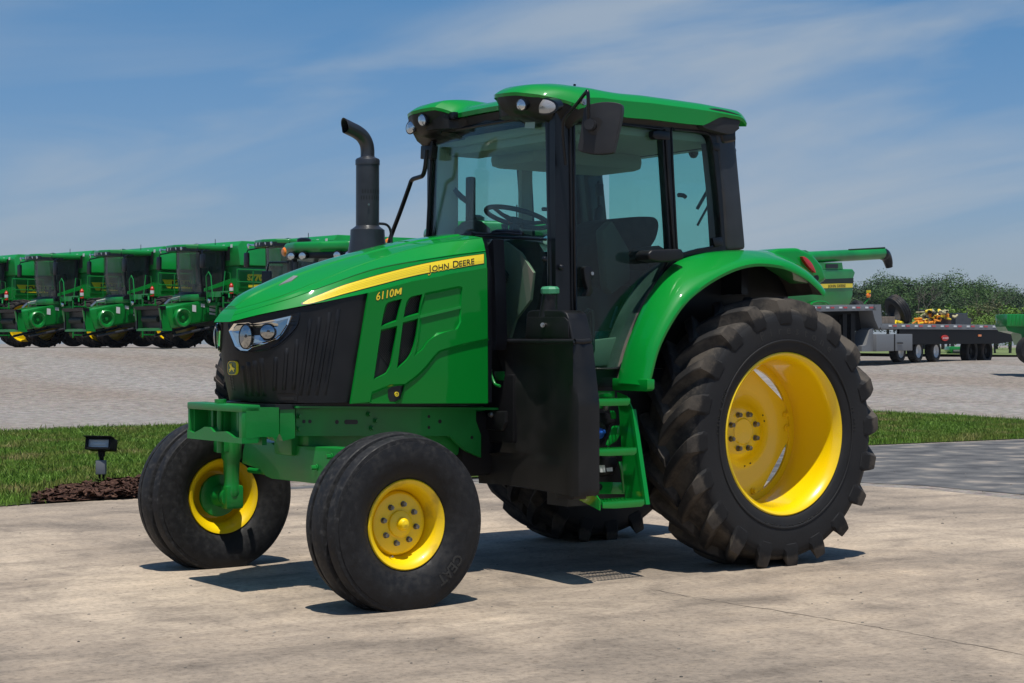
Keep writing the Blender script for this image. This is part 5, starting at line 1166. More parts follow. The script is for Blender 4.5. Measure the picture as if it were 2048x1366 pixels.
# def tank and battery behind the steps
m = MB(); m.prism(PL(Z7([(190, 335), (430, 350), (505, 455), (425, 475), (350, 690), (190, 700)]), 'y', .80), (0, -.25, 0), bev=.02); dt = part(m, 'urea_tank', M['black'], None, 40)
m = MB(); p = P(*Z7([(290, 560)])[0], 'y', .803); m.lathe([(-.0, .075), (.004, .07), (.002, .05), (0.001, 0)], p, AY, 24); m.build('cap_recess', M['ink'], dt, 40)
m = MB(); m.lathe([(0, 0), (0, .034), (.025, .034), (.03, .028), (.03, 0)], p, AY, 12); m.box((p.x, p.y+.034, p.z), (.062, .02, .022), rot=Matrix.Rotation(R(25), 3, 'Y'), bev=.004); m.build('urea_cap', M['bluecap'], dt, 30)
m = MB(); m.prism(PL(Z7([(190, 800), (500, 795), (522, 880), (470, 1000), (340, 1030), (190, 1000)]), 'y', .80), (0, -.25, 0), bev=.025, segs=3); bt = part(m, 'battery_box', M['black'], None, 40)
for k_, q_ in enumerate(([(300, 895), (365, 895), (375, 970), (315, 970)], [(382, 925), (445, 918), (450, 958), (390, 962)])):
    m = MB(); m.prism(PL(Z7(q_), 'y', .8035), (0, -.003, 0)); m.build('battery_sticker', M['white'], bt)
m = MB(); m.box((1.0, .60, .80), (.8, .2, .75)); part(m, 'frame_shroud', M['ink'])
# ---------------------------------------------------------------- background machines
def W2(px, d): p = CAM + FW*d + RT*((px-1024)/F_PX*d); return Vector((p.x, p.y, gz(p.x, p.y)))
def ag_wheel(name, c, r, w, rr, sgn, rimmat, lugs=20, parent=None):
    wh = MB(); f = lambda o: sgn*o
    wh.lathe([(f(w*.46), rr), (f(w*.5), rr*1.04), (f(w*.42), rr*.96), (f(w*.32), rr*.88), (f(w*.28), rr*.3), (f(w*.36), rr*.28), (f(w*.36), .001)], c, AY, 28)
    o = wh.build(name, rimmat, parent, 30)
    t = MB(); t.lathe([(w*.47, rr*1.02), (w*.52, rr*1.15), (w*.52, r*.82), (w*.46, r*.92), (w*.3, r*.95), (-w*.3, r*.95), (-w*.46, r*.92), (-w*.52, r*.82), (-w*.5, rr)], c, AY, 36)
    if lugs:
        for side in (1, -1):
            for k in range(lugs):
                a0 = 2*math.pi*(k+(.5 if side < 0 else 0))/lugs; rws = []
                for yy, rt, lag in ((0, r*.995, -.02), (w*.3, r, .12), (w*.5, r*.965, .22), (w*.54, r*.84, .25)):
                    a = a0+lag; rws.append([spin(c, r*.90 if yy < w*.5 else r*.8, a-.06, c[1]+side*yy), spin(c, rt, a-.045, c[1]+side*yy), spin(c, rt, a+.045, c[1]+side*yy), spin(c, r*.90 if yy < w*.5 else r*.8, a+.06, c[1]+side*yy)])
                t.grid(rws)
    t.build('tyre', M['brubber'], o, 35); return o
def local_text(mb, txt, org, ux, uy, size, bold=0):
    mb.text(txt, lambda v: Vector(org)+Vector(ux)*v.x+Vector(uy)*v.y, size, bold, 0)
M['cglass'] = glassmat('combine_glass', (.62, .70, .66), base=.12)
M['frost'] = prin('dusty_windshield', (.20, .19, .16), .25, coat=1)
M['cdark'] = prin('dark_steel', (.01, .02, .012), .6)  # even near-black green for chassis and lower metalwork
def rail(mb, pts, r=.022): mb.tube([Vector(p) for p in pts], r, 6)
def combine(variant=0):
    t = empty('combine_harvester')
    B = lambda mb, n, m, p=None, s=30: mb.build(n, m, p or t, s)
    class BM(MB):
        def build(s, *a_, **k_):
            for p_ in s.v: p_.x += .52*min(1, max(0, (p_.x+3)/2))
            return MB.build(s, *a_, **k_)
    m = BM(); m.prism([(-.5, -1.5, 1.55), (-.5, -1.5, 3.0), (-1.2, -1.5, 3.12), (-5.2, -1.5, 3.12), (-6.6, -1.5, 2.6), (-6.9, -1.5, 1.5), (-5.2, -1.5, 1.1), (-1.6, -1.5, 1.1)], (0, 3.0, 0), bev=.05); bd = B(m, 'body', M['bgreen'])
    m = BM(); m.prism([(-.42, -1.45, 3.0), (-.42, -1.62, 3.72), (-.62, -1.65, 3.90), (-3.5, -1.65, 3.93), (-3.9, -1.5, 3.05)], (0, 3.2, 0), bev=.04); gt_ = B(m, 'grain_tank', M['bgreen'])
    m = BM(); m.box((-.40, .98, 3.45), (.03, .26, .5)); B(m, 'tank_window', M['ink'], gt_)
    for yy in (.72, 1.22):
        m = BM(); m.box((-.395, yy, 3.72), (.012, .12, .12)); B(m, 'warning_sticker', M['white'], gt_)
    m = BM(); m.box((-2.0, 1.552, 3.70), (.30, .012, .13)); B(m, 'warning_sticker', M['white'], gt_)
    m = BM(); m.box((-3.0, 1.50, 1.75), (2.9, .10, .9), bev=.03); m.box((-2.5, 1.53, 2.55), (4.0, .06, .75), bev=.03); sd_ = B(m, 'side_shield', M['bgreen'])
    if variant == 0:
        m = BM(); m.prism([(-.75, 1.563, 2.30), (-.55, 1.563, 2.62), (-4.2, 1.563, 2.62), (-4.2, 1.563, 2.30)], (0, .006, 0)); sp_ = B(m, 'side_stripe', M['decal'], sd_)
        m = BM(); local_text(m, 'JOHN DEERE', (-.95, 1.572, 2.36), (-1, 0, 0), (0, 0, 1), .30, .01); B(m, 'stripe_lettering', M['ink'], sd_)
    else:
        m = BM(); m.prism([(-.9, 1.563, 2.22), (-.9, 1.563, 2.32), (-4.2, 1.563, 2.42), (-4.2, 1.563, 2.28)], (0, .006, 0)); B(m, 'side_stripe', M['decal'], sd_)
        m = BM(); local_text(m, 'S770', (-.85, 1.572, 2.48), (-1, 0, 0), (0, 0, 1), .30, .02); B(m, 'model_lettering', M['decal'], sd_)
    # cab
    cx0, cx1, cw = .22, 1.35, .82
    m = MB()
    fr_ = cr([(cx0, cw, 0), (.6, cw, 0), (1.05, cw-.06, 0), (1.32, cw*.72, 0), (1.42, cw*.35, 0), (1.45, 0, 0)], 4)
    fr_ = fr_ + [Vector((p.x, -p.y, 0)) for p in fr_[-2::-1]]
    def lvl(z, k, fx): return [Vector((cx0+(p.x-cx0)*k + (fx if p.x > 1 else 0)*1.0, p.y*.99, z)) for p in fr_]
    lv = [lvl(2.0, .88, 0), lvl(2.35, .93, 0), lvl(2.8, .99, 0), lvl(3.50, 1.0, 0)]
    a = 6; n = len(fr_)
    m.grid([l[9:n-9] for l in lv]); ws_ = B(m, 'cab_windshield', M['cws'], None, 50)
    m = MB(); m.grid([l[:10] for l in lv]); B(m, 'cab_side_glass', M['dglass'], None, 50)
    m = MB(); m.grid([l[n-10:] for l in lv]); B(m, 'cab_side_glass', M['dglass'], None, 50)
    m = MB(); 
    for j in (9, n-10, 0, n-1): m.tube([l[j] for l in lv], .045, 6)
    m.tube(lv[0], .05, 6); m.tube([p+Vector((0, 0, -.06)) for p in lv[0]], .06, 6); m.box((.45, 0, 1.92), (1.5, 1.7, .14)); m.box((.22, 0, 2.75), (.05, 1.8, 1.6)); B(m, 'cab_frame', M['trim'], None, 40)
    m = MB(); m.box((.55, 0, 2.05), (.45, .5, .5), bev=.08); m.box((.35, 0, 2.6), (.16, .45, .75), bev=.06); m.tube([(.9, 0, 1.8), (.95, 0, 2.35)], .06, 8); m.box((.5, -.45, 2.3), (.7, .16, .12)); B(m, 'operator_seat', M['seat'], None, 40)
    m = MB(); m.lathe([(0, 0), (0.25, .32), (.30, .42), (0, 0)], (1.2, 0, 1.38), Vector((0, 0, 1)), 12) if False else None
    m.prism([(1.0, -.85, 1.96), (1.45, -.6, 1.94), (1.5, 0, 1.94), (1.45, .6, 1.94), (1.0, .85, 1.96), (.6, 0, 1.96)], (0, 0, -.24), bev=.05); B(m, 'cab_apron', M['bgreen'])
    m = MB(); rp = [(-.45, .98), (.9, 1.02), (1.38, .95), (1.72, .62), (1.84, 0), (1.72, -.62), (1.38, -.95), (.9, -1.02), (-.45, -.98)]
    m.prism([Vector((x, y, 3.54)) for x, y in rp], (0, 0, .20), bev=.07, segs=3); m.box((.3, 0, 3.74), (1.1, 1.3, .06), bev=.02); rf_ = B(m, 'cab_roof', M['bgreen'], None, 40)
    m = MB(); m.prism([Vector((1.2+(x-1.2)*1.01, y*.99, 3.50)) for x, y in rp if x > .8], (0, 0, .14)); B(m, 'lamp_visor', M['trim'], rf_)
    for y in (-.42, -.14, .14, .42, ):
        m = MB(); m.lathe([(0, .075), (.02, .06), (.025, 0)], (1.80-.3*abs(y)**2, y, 3.585), Vector((1, 0, -.1)), 10); B(m, 'roof_lamp', M['lens'], rf_)
    m = MB(); m.tube([(1.2, -.95, 3.6), (1.5, -1.25, 3.62)], .03, 6); m.lathe([(0, .1), (.03, .08), (.04, 0)], (1.52, -1.28, 3.58), Vector((1, -.3, 0)), 10); B(m, 'corner_lamp', M['lens'], rf_)
    m = MB(); m.tube([(.2, .3, 3.74), (.2, .3, 4.0)], .012, 5); m.lathe([(0, .14), (.06, .12), (.09, 0)], (.8, 0, 3.74), Vector((0, 0, 1)), 12); B(m, 'roof_antenna', M['trim'], rf_)
    for s_ in (1, -1):
        m = MB(); m.tube([(1.1, s_*.95, 3.55), (1.5, s_*1.35, 3.45), (1.5, s_*1.42, 3.35)], .025, 6); m.box((1.5, s_*1.42, 3.12), (.10, .26, .50), bev=.05); B(m, 'cab_mirror', M['trim'], None, 40)
    # platform, rails and ladder on the left
    m = MB(); m.box((.1, 1.38, 2.0), (1.8, .86, .07)); m.box((.98, 1.38, 1.92), (.06, .9, .16)); B(m, 'platform', M['bgreen'])
    m = MB()
    for z in (2.4, 2.85): rail(m, [(-1.1, 1.83, z), (.3, 1.83, z)])
    for x in (-1.1, -.4, .3): rail(m, [(x, 1.83, 1.92), (x, 1.83, 2.87)])
    rail(m, [(1.05, 1.05, 1.72), (1.1, 1.05, 2.6), (1.1, 1.2, 2.75), (1.1, 1.35, 2.6), (1.05, 1.4, 1.72)]); rail(m, [(.55, 1.83, 1.72), (.65, 1.9, 2.7), (.9, 1.95, 2.75), (1.0, 1.95, 1.92)])
    for z in (1.95, 2.2, 2.45): rail(m, [(-1.35, 1.60, z), (-1.35, 1.85, z)])
    B(m, 'handrail', M['bgreen'], None, 50)
    m = MB(); m.prism([(-.35, .96, 2.45), (1.15, .98, 2.05), (1.15, .98, 2.15), (-.35, .96, 2.65)], (0, .04, 0)); B(m, 'door_grab_bar', M['bgreen'])
    m = MB(); m.box((1.25, 2.35, 1.12), (.05, .035, 1.45)); m.box((.72, 2.35, 1.12), (.05, .035, 1.45)); 
    for z in (.50, .78, 1.06, 1.34, 1.62): m.box((.98, 2.39, z), (.52, .16, .045))
    B(m, 'ladder', M['bgreen'])
    # lower structure
    m = MB(); m.box((-.3, 0, 1.15), (1.5, 2.0, .7), bev=.04); m.box((-2.5, 0, .95), (3.4, 1.8, .6)); m.box((0, 0, .98), (.34, 3.3, .34)); B(m, 'chassis', M['cdark'])
    class FM(MB):
        def build(s, *a_, **k_):
            for p_ in s.v: p_.z += .20*max(0, min(1, (p_.x-.1)/1.5))
            return MB.build(s, *a_, **k_)
    m = FM(); m.prism([(0.1, -.72, 1.75), (.2, -.72, 1.05), (2.35, -.72, .50), (2.6, -.72, 1.22), (1.0, -.72, 1.62)], (0, 1.44, 0), bev=.03); fh = B(m, 'feeder_house', M['bgreen'])
    m = FM(); 
    for s_ in (1, -1): m.prism([(2.40, s_*.78, .42), (2.78, s_*.86, .44), (2.92, s_*.86, 1.22), (2.62, s_*.78, 1.30)], (0, -s_*.09, 0))
    m.prism([(2.40, -.86, .42), (2.80, -.86, .42), (2.80, -.86, .52), (2.42, -.86, .52)], (0, 1.72, 0)); B(m, 'feeder_frame', M['bgreen'], fh)
    m = FM(); m.prism([(2.66, -.86, 1.16), (2.90, -.86, 1.18), (2.92, -.86, 1.30), (2.66, -.86, 1.30)], (0, 1.72, 0)); m.box((2.82, .80, .86), (.05, .10, .72)); m.box((2.82, -.80, .86), (.05, .10, .72)); B(m, 'feeder_seal', M['trim'], fh)
    m = FM(); m.prism([(2.62, -.72, .54), (2.70, -.72, 1.16), (2.66, -.72, 1.18), (2.56, -.72, .54)], (0, 1.44, 0)); B(m, 'feeder_opening', M['ink'], fh)
    m = FM(); m.cyl((2.72, -.5, .84), (2.72, .5, .84), .12, 12); B(m, 'feeder_drum', M['cdark'], fh)
    m = FM(); m.lathe([(0, .34), (.16, .34), (.20, .30), (.18, .22), (.08, .18), (.08, .08), (.16, .06), (.16, .0)], (1.95, .73, .90), AY, 24); B(m, 'drive_shield', M['bgreen'], fh)
    m = FM(); m.prism([(.2, .735, 1.08), (2.2, .735, .62), (2.3, .735, 1.22), (1.1, .735, 1.5), (.3, .735, 1.66)], (0, .03, 0)); B(m, 'feeder_side_sheet', M['bgreen'], fh)
    for x, z, a, b in ((.62, 1.50, .30, .09), (.62, 1.36, .30, .10), (.62, 1.22, .30, .07), (1.42, 1.30, .16, .24), (1.05, 1.46, .16, .12), (1.75, 1.18, .10, .08)):
        m = FM(); m.box((x, .772, z-.04), (a, .006, b)); B(m, 'warning_sticker', M['white'], fh)
    m = FM(); m.tube([(2.0, .2, 1.4), (2.05, .25, 1.58), (1.7, .25, 1.66), (1.65, .2, 1.5)], .03, 6); m.tube([(2.1, -.1, 1.38), (1.9, -.1, 1.55), (1.5, -.1, 1.6)], .045, 6); B(m, 'coupler_hoses', M['steel'], fh)
    m = MB()
    for s_ in (1, -1): m.box((.75, s_*1.25, 1.55), (.10, .10, .8)); m.tube([(.2, s_*1.3, 1.75), (.5, s_*1.35, 1.5), (.4, s_*1.3, 1.1)], .05, 6)
    m.box((.55, 0, 1.60), (.5, 2.9, .12)); B(m, 'axle_bracing', M['bgreen'])
    m = MB(); m.lathe([(0, .10), (.03, .07), (.04, 0)], (.95, .98, 1.72), Vector((1, .2, 0)), 12); B(m, 'low_lamp', M['lens'])
    m = MB(); m.box((.9, 2.05, 2.02), (.2, .5, .05)); m.tube([(.95, 2.25, 2.0), (1.0, 2.35, 1.8)], .03, 6); B(m, 'ladder_hinge', M['bgreen'])
    m = MB(); m.tube([(.3, .95, .85), (2.2, .62, .45)], .05, 8); B(m, 'lift_cylinder', M['stack'])
    m = MB(); m.tube([(.3, -.95, .85), (2.2, -.62, .45)], .05, 8); B(m, 'lift_cylinder', M['stack'])
    m = MB(); m.lathe([(0, .075), (.3, .075), (.34, .04), (.38, .03)], (.60, 1.90, 1.96), Vector((0, 0, 1)), 12); fe_ = B(m, 'fire_extinguisher', M['redpaint'])
    m = MB(); m.lathe([(.10, .077), (.22, .077)], (.60, 1.90, 1.96), Vector((0, 0, 1)), 12); B(m, 'extinguisher_label', M['white'], fe_)
    m = MB(); m.box((-1.0, 1.57, 1.55), (.22, .04, .10)); B(m, 'side_reflector', M['amber'], sd_)
    ag_wheel('front_wheel', (0, 1.98, 1.0), 1.0, .72, .74, 1, M['yellow'], 22, t); ag_wheel('front_wheel', (0, -1.98, 1.0), 1.0, .72, .74, -1, M['yellow'], 22, t)
    ag_wheel('rear_wheel', (-4.2, 1.25, .70), .70, .5, .36, 1, M['yellow'], 0, t); ag_wheel('rear_wheel', (-4.2, -1.25, .70), .70, .5, .36, -1, M['yellow'], 0, t)
    return t
M['cws'] = glassmat('combine_windshield', (.74, .76, .66), base=.34)  # diffuse veil in the glass stands in for the reflected ground
M['frost2'] = noisy(prin('dusty_cab_glass', (.1, .1, .09), .10, coat=1, spec=.8), [(.022, .027, .020), (.045, .045, .035)], .8, 2)
comb0 = combine(0); comb1 = combine(1)
FACE = YAW + math.pi + R(-47)
JIT = (0, 1.5, -2, 1, -1.5)
def place(o, px, d, yaw, label=None, cat=None, group=None, dz=0):
    p = W2(px, d); o.location = (p.x, p.y, p.z+dz); o.rotation_euler = (0, 0, yaw); tag(o, label, cat, group); return o
GC = 'combine harvesters parked in a row across the gravel'
row = [(comb0, -3, 73, 'green combine at the far end of the row, cut off by the picture edge'),
       (None, 141, 70, 'green combine with yellow stripe, farthest whole one in the row'),
       (None, 283, 67, 'green combine with yellow lettered stripe, second whole one from the end'),
       (comb1, 430, 63.5, 'green combine with thin yellow line, third whole one from the end of the row'),
       (None, 616, 57.5, 'green combine partly hidden behind the nose of the big tractor')]
for i, (o, px, d, lb) in enumerate(row):
    if o is None: o = copy_tree(comb0 if i < 3 else comb1)
    place(o, px, d, FACE+R(JIT[i]), lb, 'combine', GC)
# ---------------------------------------------------------------- tractors farther back
def far_tractor():
    t = empty('tractor'); B = lambda mb, n, m, p=None, s=35: mb.build(n, m, p or t, s)
    m = MB(); m.prism([(1.0, -.42, 1.15), (3.1, -.36, 1.1), (3.25, -.3, 1.55), (2.9, -.36, 1.85), (1.0, -.42, 2.1)], (0, .80, 0), bev=.06, segs=3); h = B(m, 'hood', M['bgreen'])
    m = MB(); m.box((3.2, .05-.02, 1.35), (.12, .6, .5), bev=.03); B(m, 'front_grille', M['black'], h)
    m = MB(); m.box((1.8, .04, .85), (2.6, .5, .5), bev=.05); m.box((2.5, .04, .6), (.2, 1.6, .18)); m.cyl((0, -.8, .95), (0, .9, .95), .15, 12); B(m, 'chassis', M['cdark'])
    for s_ in (1, -1):
        for j, (x, r, w, rr, yy) in enumerate(((0, .95, .55, .5, .95), (2.5, .68, .42, .36, .9))): ag_wheel('rear_wheel' if j == 0 else 'front_wheel', (x, s_*yy+.03, r), r, w, rr, s_, M['yellow'], 18, t)
        m = MB(); pts = [Vector((1.12*math.cos(a), 0, .95+1.12*math.sin(a))) for a in [R(20+150*i/14) for i in range(15)]]
        m.grid([[p+Vector((0, s_*y, dz)) for p in pts] for y, dz in ((.62, 0), (.7, .04), (1.15, .03), (1.2, -.03))]); B(m, 'fender', M['bgreen'])
    # cab
    def q(z, k): return [Vector((x*k+.55*(1-k), y*k, z)) for x, y in ((1.25, .72), (.3, .82), (-.35, .76), (-.35, -.76), (.3, -.82), (1.25, -.72))]
    m = MB(); a, b = q(1.5, 1.0), q(2.85, .94)
    for i in range(6): m.tube([a[i], b[i]], .05, 8)
    m.tube(b, .05, 8, closed=True); m.tube(a, .05, 8, closed=True); m.box((.45, 0, 1.35), (1.6, 1.5, .3)); cb = B(m, 'cab', M['trim'])
    m = MB(); m.grid([a, b], closed=True); B(m, 'cab_glass', M['cglass2'], cb, 0)
    m = MB(); m.box((.25, 0, 1.95), (.16, .5, .8), bev=.06); m.box((.45, 0, 1.6), (.5, .5, .2), bev=.06); m.tube([(1.1, 0, 1.5), (.95, 0, 2.05)], .05, 8); m.tube([Vector((.93+.06*math.sin(u), .19*math.cos(u), 2.08+.18*math.sin(u)*.5)) for u in [2*math.pi*k/16 for k in range(16)]], .02, 6, closed=True); B(m, 'cab_interior', M['seat'], cb, 40)
    m = MB(); rp = [(1.45, .55), (1.5, 0), (1.45, -.55), (1.15, -.95), (-.3, -.95), (-.5, -.7), (-.5, .7), (-.3, .95), (1.15, .95)]
    m.prism([Vector((x, y, 2.90)) for x, y in rp], (0, 0, .20), bev=.09, segs=4); rf = B(m, 'roof', M['bgreen'], None, 50)
    m = MB(); m.prism([Vector((.5+(x-.5)*.96, y*.96, 2.80)) for x, y in rp], (0, 0, .12), bev=.03); B(m, 'roof_lining', M['trim'], rf)
    for s_ in (1, -1):
        m = MB(); m.lathe([(0, .0), (0, .085), (.03, .06), (.035, 0)], (1.36, s_*.80, 2.93), Vector((1, s_*.6, -.1)), 14); B(m, 'turn_lamp', M['amber'], rf)
        for dy in (.35, .58):
            m = MB(); m.cyl((1.38, s_*dy, 2.86), (1.50, s_*dy, 2.85), .075, 14); ml = B(m, 'work_lamp', M['trim'], rf); m = MB(); m.lathe([(0, .07), (.008, .04), (.01, 0)], (1.50, s_*dy, 2.85), Vector((1, 0, 0)), 14); B(m, 'work_lamp_lens', M['lens'], ml)
        m = MB(); m.tube([(1.2, s_*.8, 2.75), (1.3, s_*1.15, 2.75), (1.3, s_*1.2, 2.6)], .02, 6); m.box((1.3, s_*1.2, 2.42), (.05, .2, .36), bev=.02); B(m, 'side_mirror', M['trim'])
    m = MB(); m.lathe([(0, .0), (0, .13), (.06, .13), (.09, .08), (.09, 0)], (1.1, -.55, 3.10), Vector((0, 0, 1)), 14); B(m, 'satellite_receiver', M['trim'], rf)
    m = MB(); m.tube([(.2, .3, 3.1), (.2, .3, 3.42)], .01, 5); B(m, 'antenna', M['trim'], rf)
    m = MB(); m.lathe([(0, .07), (.05, .06), (.09, .0)], (.5, .82, 3.10), Vector((0, 0, 1)), 12); B(m, 'beacon', M['amber'], rf)
    m = MB(); m.tube([(1.25, -.62, 1.8), (1.25, -.62, 2.75)], .05, 10); B(m, 'exhaust', M['stack'])
    return t
M['cglass2'] = glassmat('far_cab_glass', (.80, .90, .88), base=.10)
ft = far_tractor()
place(ft, 722, 31.5, YAW+math.pi+R(-24), 'green tractor seen behind the black exhaust stack, only its cab showing over the hood', 'tractor', 'tractors standing behind the big tractor', .12)
f2 = copy_tree(ft); place(f2, 985, 24.5, YAW+math.pi+R(16), 'green tractor with orange beacon seen through the windshield of the big tractor', 'tractor', 'tractors standing behind the big tractor', -.03)
f3 = copy_tree(ft); place(f3, -108, 52, YAW+math.pi+R(-160), 'tractor almost wholly out of view, only a dark tyre at the edge beside the gravel', 'tractor', 'tractors standing behind the big tractor')
# red warning triangle on a far machine
# ---------------------------------------------------------------- combine behind the trailer (rear three-quarter) with its auger folded back
def plane_from(px0, d0, px1, d1):
    a, b = CAM+FW*d0+RT*((px0-1024)/F_PX*d0), CAM+FW*d1+RT*((px1-1024)/F_PX*d1); u = (b-a); u.z = 0; u.normalize(); n = Vector((-u.y, u.x, 0))
    if n.dot(FW) < 0: n = -n
    def V(px, py, back=0): d = ray(px, py); t = ((a-CAM).dot(n))/d.dot(n); return CAM+d*t + n*back
    return V, u, n
V, u_, n_ = plane_from(1560, 66, 1720, 70)
rc_ = empty('combine_harvester', tuple(W2(1640, 68))); tag(rc_, 'green combine behind the flatbed trailer with its auger folded back', 'combine', None)
def VB(mb, name, mat, parent, s=30): return mb.build(name, mat, parent, s)
m = MB(); m.prism([V(x, y) for x, y in [(1500, 540), (1595, 537), (1706, 538), (1711, 545), (1706, 560), (1706, 590), (1700, 609), (1640, 612), (1500, 640)]], n_*3.0, bev=.06, segs=3); body_ = VB(m, 'body', M['bgreen'], rc_)
m = MB(); m.prism([V(x, y, -.03) for x, y in [(1600, 560), (1706, 556), (1705, 567), (1600, 567)]], n_*.05); VB(m, 'body_swage', M['cdark'], body_)
m = MB(); m.prism([V(x, y, -.03) for x, y in [(1640, 568), (1704, 566.5), (1704, 575), (1645, 576.5), (1640, 575)]], n_*.05); VB(m, 'side_stripe', M['decal'], body_)
class VS:
    def hit(s, x, y, off=0): return V(x, y, -.04-off)
m = MB(); pix_text(m, 'JOHN DEERE', VS(), 1655, 575, 1690, 574, 5.5, 0, bold=.02); VB(m, 'stripe_lettering', M['ink'], body_)
m = MB(); m.tube(cr([V(x, y, -.1) for x, y in [(1617, 612), (1620, 606), (1632, 603), (1645, 604), (1652, 608)]], 4), .04, 6); VB(m, 'rear_handrail', M['green'], rc_)
m = MB(); m.prism([V(x, y) for x, y in [(1634, 525), (1684, 525), (1686, 538), (1634, 538)]], n_*1.4); m.prism([V(x, y) for x, y in [(1495, 502), (1614, 500), (1612, 515), (1600, 540), (1495, 545)]], n_*2.6, bev=.04); gtk = VB(m, 'grain_tank', M['bgreen'], rc_)
m = MB(); m.prism([V(x, y, -.03) for x, y in [(1651, 528), (1675, 528), (1675, 536), (1651, 536)]], n_*.02); VB(m, 'engine_screen', M['ink'], gtk)
m = MB(); m.tube([V(1600, 515, .3), V(1625, 514.5, .3)], .27, 20); m.tube([V(1625, 514.5, .3), V(1779, 506.5, .3)], .235, 20); au = VB(m, 'unloading_auger', M['bgreen'], rc_, 40)
m = MB(); m.tube([V(1614, 515, .3), V(1620, 515, .3)], .30, 20); VB(m, 'auger_collar', M['cdark'], au, 40)
m = MB(); m.tube([V(1706, 499, .2), V(1778, 495, .2)], .03, 6); VB(m, 'auger_rib', M['cdark'], au, 40)
m = MB(); m.tube(cr([V(x, y, .3) for x, y in [(1776, 506.5), (1783, 510), (1788, 520), (1791, 534)]], 4), [.24, .25, .26, .25, .24, .23, .22, .21, .20, .19, .18, .16, .15], 16); VB(m, 'spout', M['trim'], au, 40)
for k, (px, r) in enumerate(((1600, .85), (1680, .6))):
    p = W2(px, 69); m = MB(); m.lathe([(0, .001), (0, r*.55), (.05, r*.6), (.05, r*.95), (.12, r), (.45, r), (.5, r*.9)], Vector((p.x, p.y, p.z+r)), n_, 24); VB(m, 'wheel', M['brubber'], rc_, 40)
# ---------------------------------------------------------------- flatbed trailer
V, u_, n_ = plane_from(1763, 57, 2010, 65)
tp0 = V(1900, 720); tr = empty('flatbed_trailer', (tp0.x, tp0.y, gz(tp0.x, tp0.y))); tag(tr, 'long drop deck flatbed trailer with aluminium edge and red reflectors', 'trailer')
m = MB(); m.prism([V(x, y) for x, y in [(1560, 612.5), (1750, 609), (1752, 621), (1560, 625)]], n_*2.5, bev=.01); dk = VB(m, 'upper_deck', M['alu'], tr)
m = MB(); m.prism([V(x, y) for x, y in [(1748, 609), (1762, 609), (1764, 650), (1758, 658), (1750, 640), (1745, 621)]], n_*2.5); VB(m, 'drop_panel', M['alu'], tr)
m = MB(); m.prism([V(x, y) for x, y in [(1762, 647), (2012, 650), (2012, 655), (2018, 660), (1762, 658)]], n_*2.5, bev=.01); ld = VB(m, 'lower_deck', M['alu'], tr)
m = MB(); m.prism([V(x, y, .02) for x, y in [(1800, 658), (2018, 660), (2040, 668), (2040, 680), (2000, 687), (1825, 689), (1800, 680)]], n_*.08); m.prism([V(x, y, .5) for x, y in [(1560, 625), (1745, 622), (1750, 660), (1700, 668), (1560, 650)]], n_*.1); m.prism([V(x, y, 1.0) for x, y in [(1560, 625), (1745, 622), (1752, 665), (1752, 690), (1560, 690)]], n_*1.0); bm_2 = VB(m, 'main_beam', M['dkmetal'], tr)
m = MB()
for px in (1700, 1716): m.prism([V(x, y, .25) for x, y in [(px, 628), (px+8, 628), (px+8, 719), (px, 719)]], n_*.15)
m.prism([V(x, y, .2) for x, y in [(1707, 718), (1732, 718), (1732, 722), (1707, 722)]], n_*.3); VB(m, 'landing_leg', M['dkmetal'], tr)
m = MB(); m.prism([V(x, y, -.02) for x, y in [(1752, 668), (1824, 668), (1824, 701), (1752, 703)]], n_*.6, bev=.02); m.prism([V(x, y, .1) for x, y in [(1745, 660), (1752, 656), (1752, 703), (1729, 703), (1729, 692), (1738, 690)]], n_*.5); tb_ = VB(m, 'tool_box', M['alu'], tr)
m = MB(); m.prism([V(x, y, -.03) for x, y in [(1787, 668), (1789, 668), (1789, 702), (1787, 702)]], n_*.02); m.tube([V(1793, 686, -.05), V(1803, 686, -.05)], .02, 6); VB(m, 'box_latch', M['dkmetal'], tb_)
k = 0
for px in list(range(1635, 1745, 26)) + list(range(1786, 2010, 26)):
    y = 615 if px < 1750 else 651.5 + (px-1786)*.008
    m = MB(); m.prism([V(px, y-1.6, -.012), V(px+7, y-1.6, -.012), V(px+7, y+1.8, -.012), V(px, y+1.8, -.012)], n_*.008); VB(m, 'red_reflector', M['red'], dk if px < 1750 else ld)
    m = MB(); m.prism([V(px-9, y-1.6, -.012), V(px-3, y-1.6, -.012), V(px-3, y+1.8, -.012), V(px-9, y+1.8, -.012)], n_*.008); VB(m, 'white_reflector', M['white'], dk if px < 1750 else ld)
m = MB(); c_ = V(1890, 676, 0); m.prism([V(1890+7*math.cos(a), 676+6*math.sin(a), -.01) for a in [2*math.pi*i/20 for i in range(20)]], n_*.02); bdg = VB(m, 'maker_badge', M['redpaint'], tr)
class VS2:
    def hit(s, x, y, off=0): return V(x, y, -.02-off)
m = MB(); pix_text(m, 'DORSEY', VS2(), 1884.5, 677.5, 1896, 677.5, 2.6, 0, bold=.03); VB(m, 'badge_lettering', M['white'], bdg)
m = MB(); pix_text(m, 'GIANT GIANT', VS2(), 1876, 688, 1900, 688, 3.0, -.005, bold=.02); VB(m, 'beam_lettering', M['white'], bm_2) if False else None
m = MB(); m.prism([V(x, y, -.0) for x, y in [(1957, 669), (1963, 669), (1963, 673), (1957, 673)]], n_*.02); VB(m, 'side_marker', M['amber'], tr)
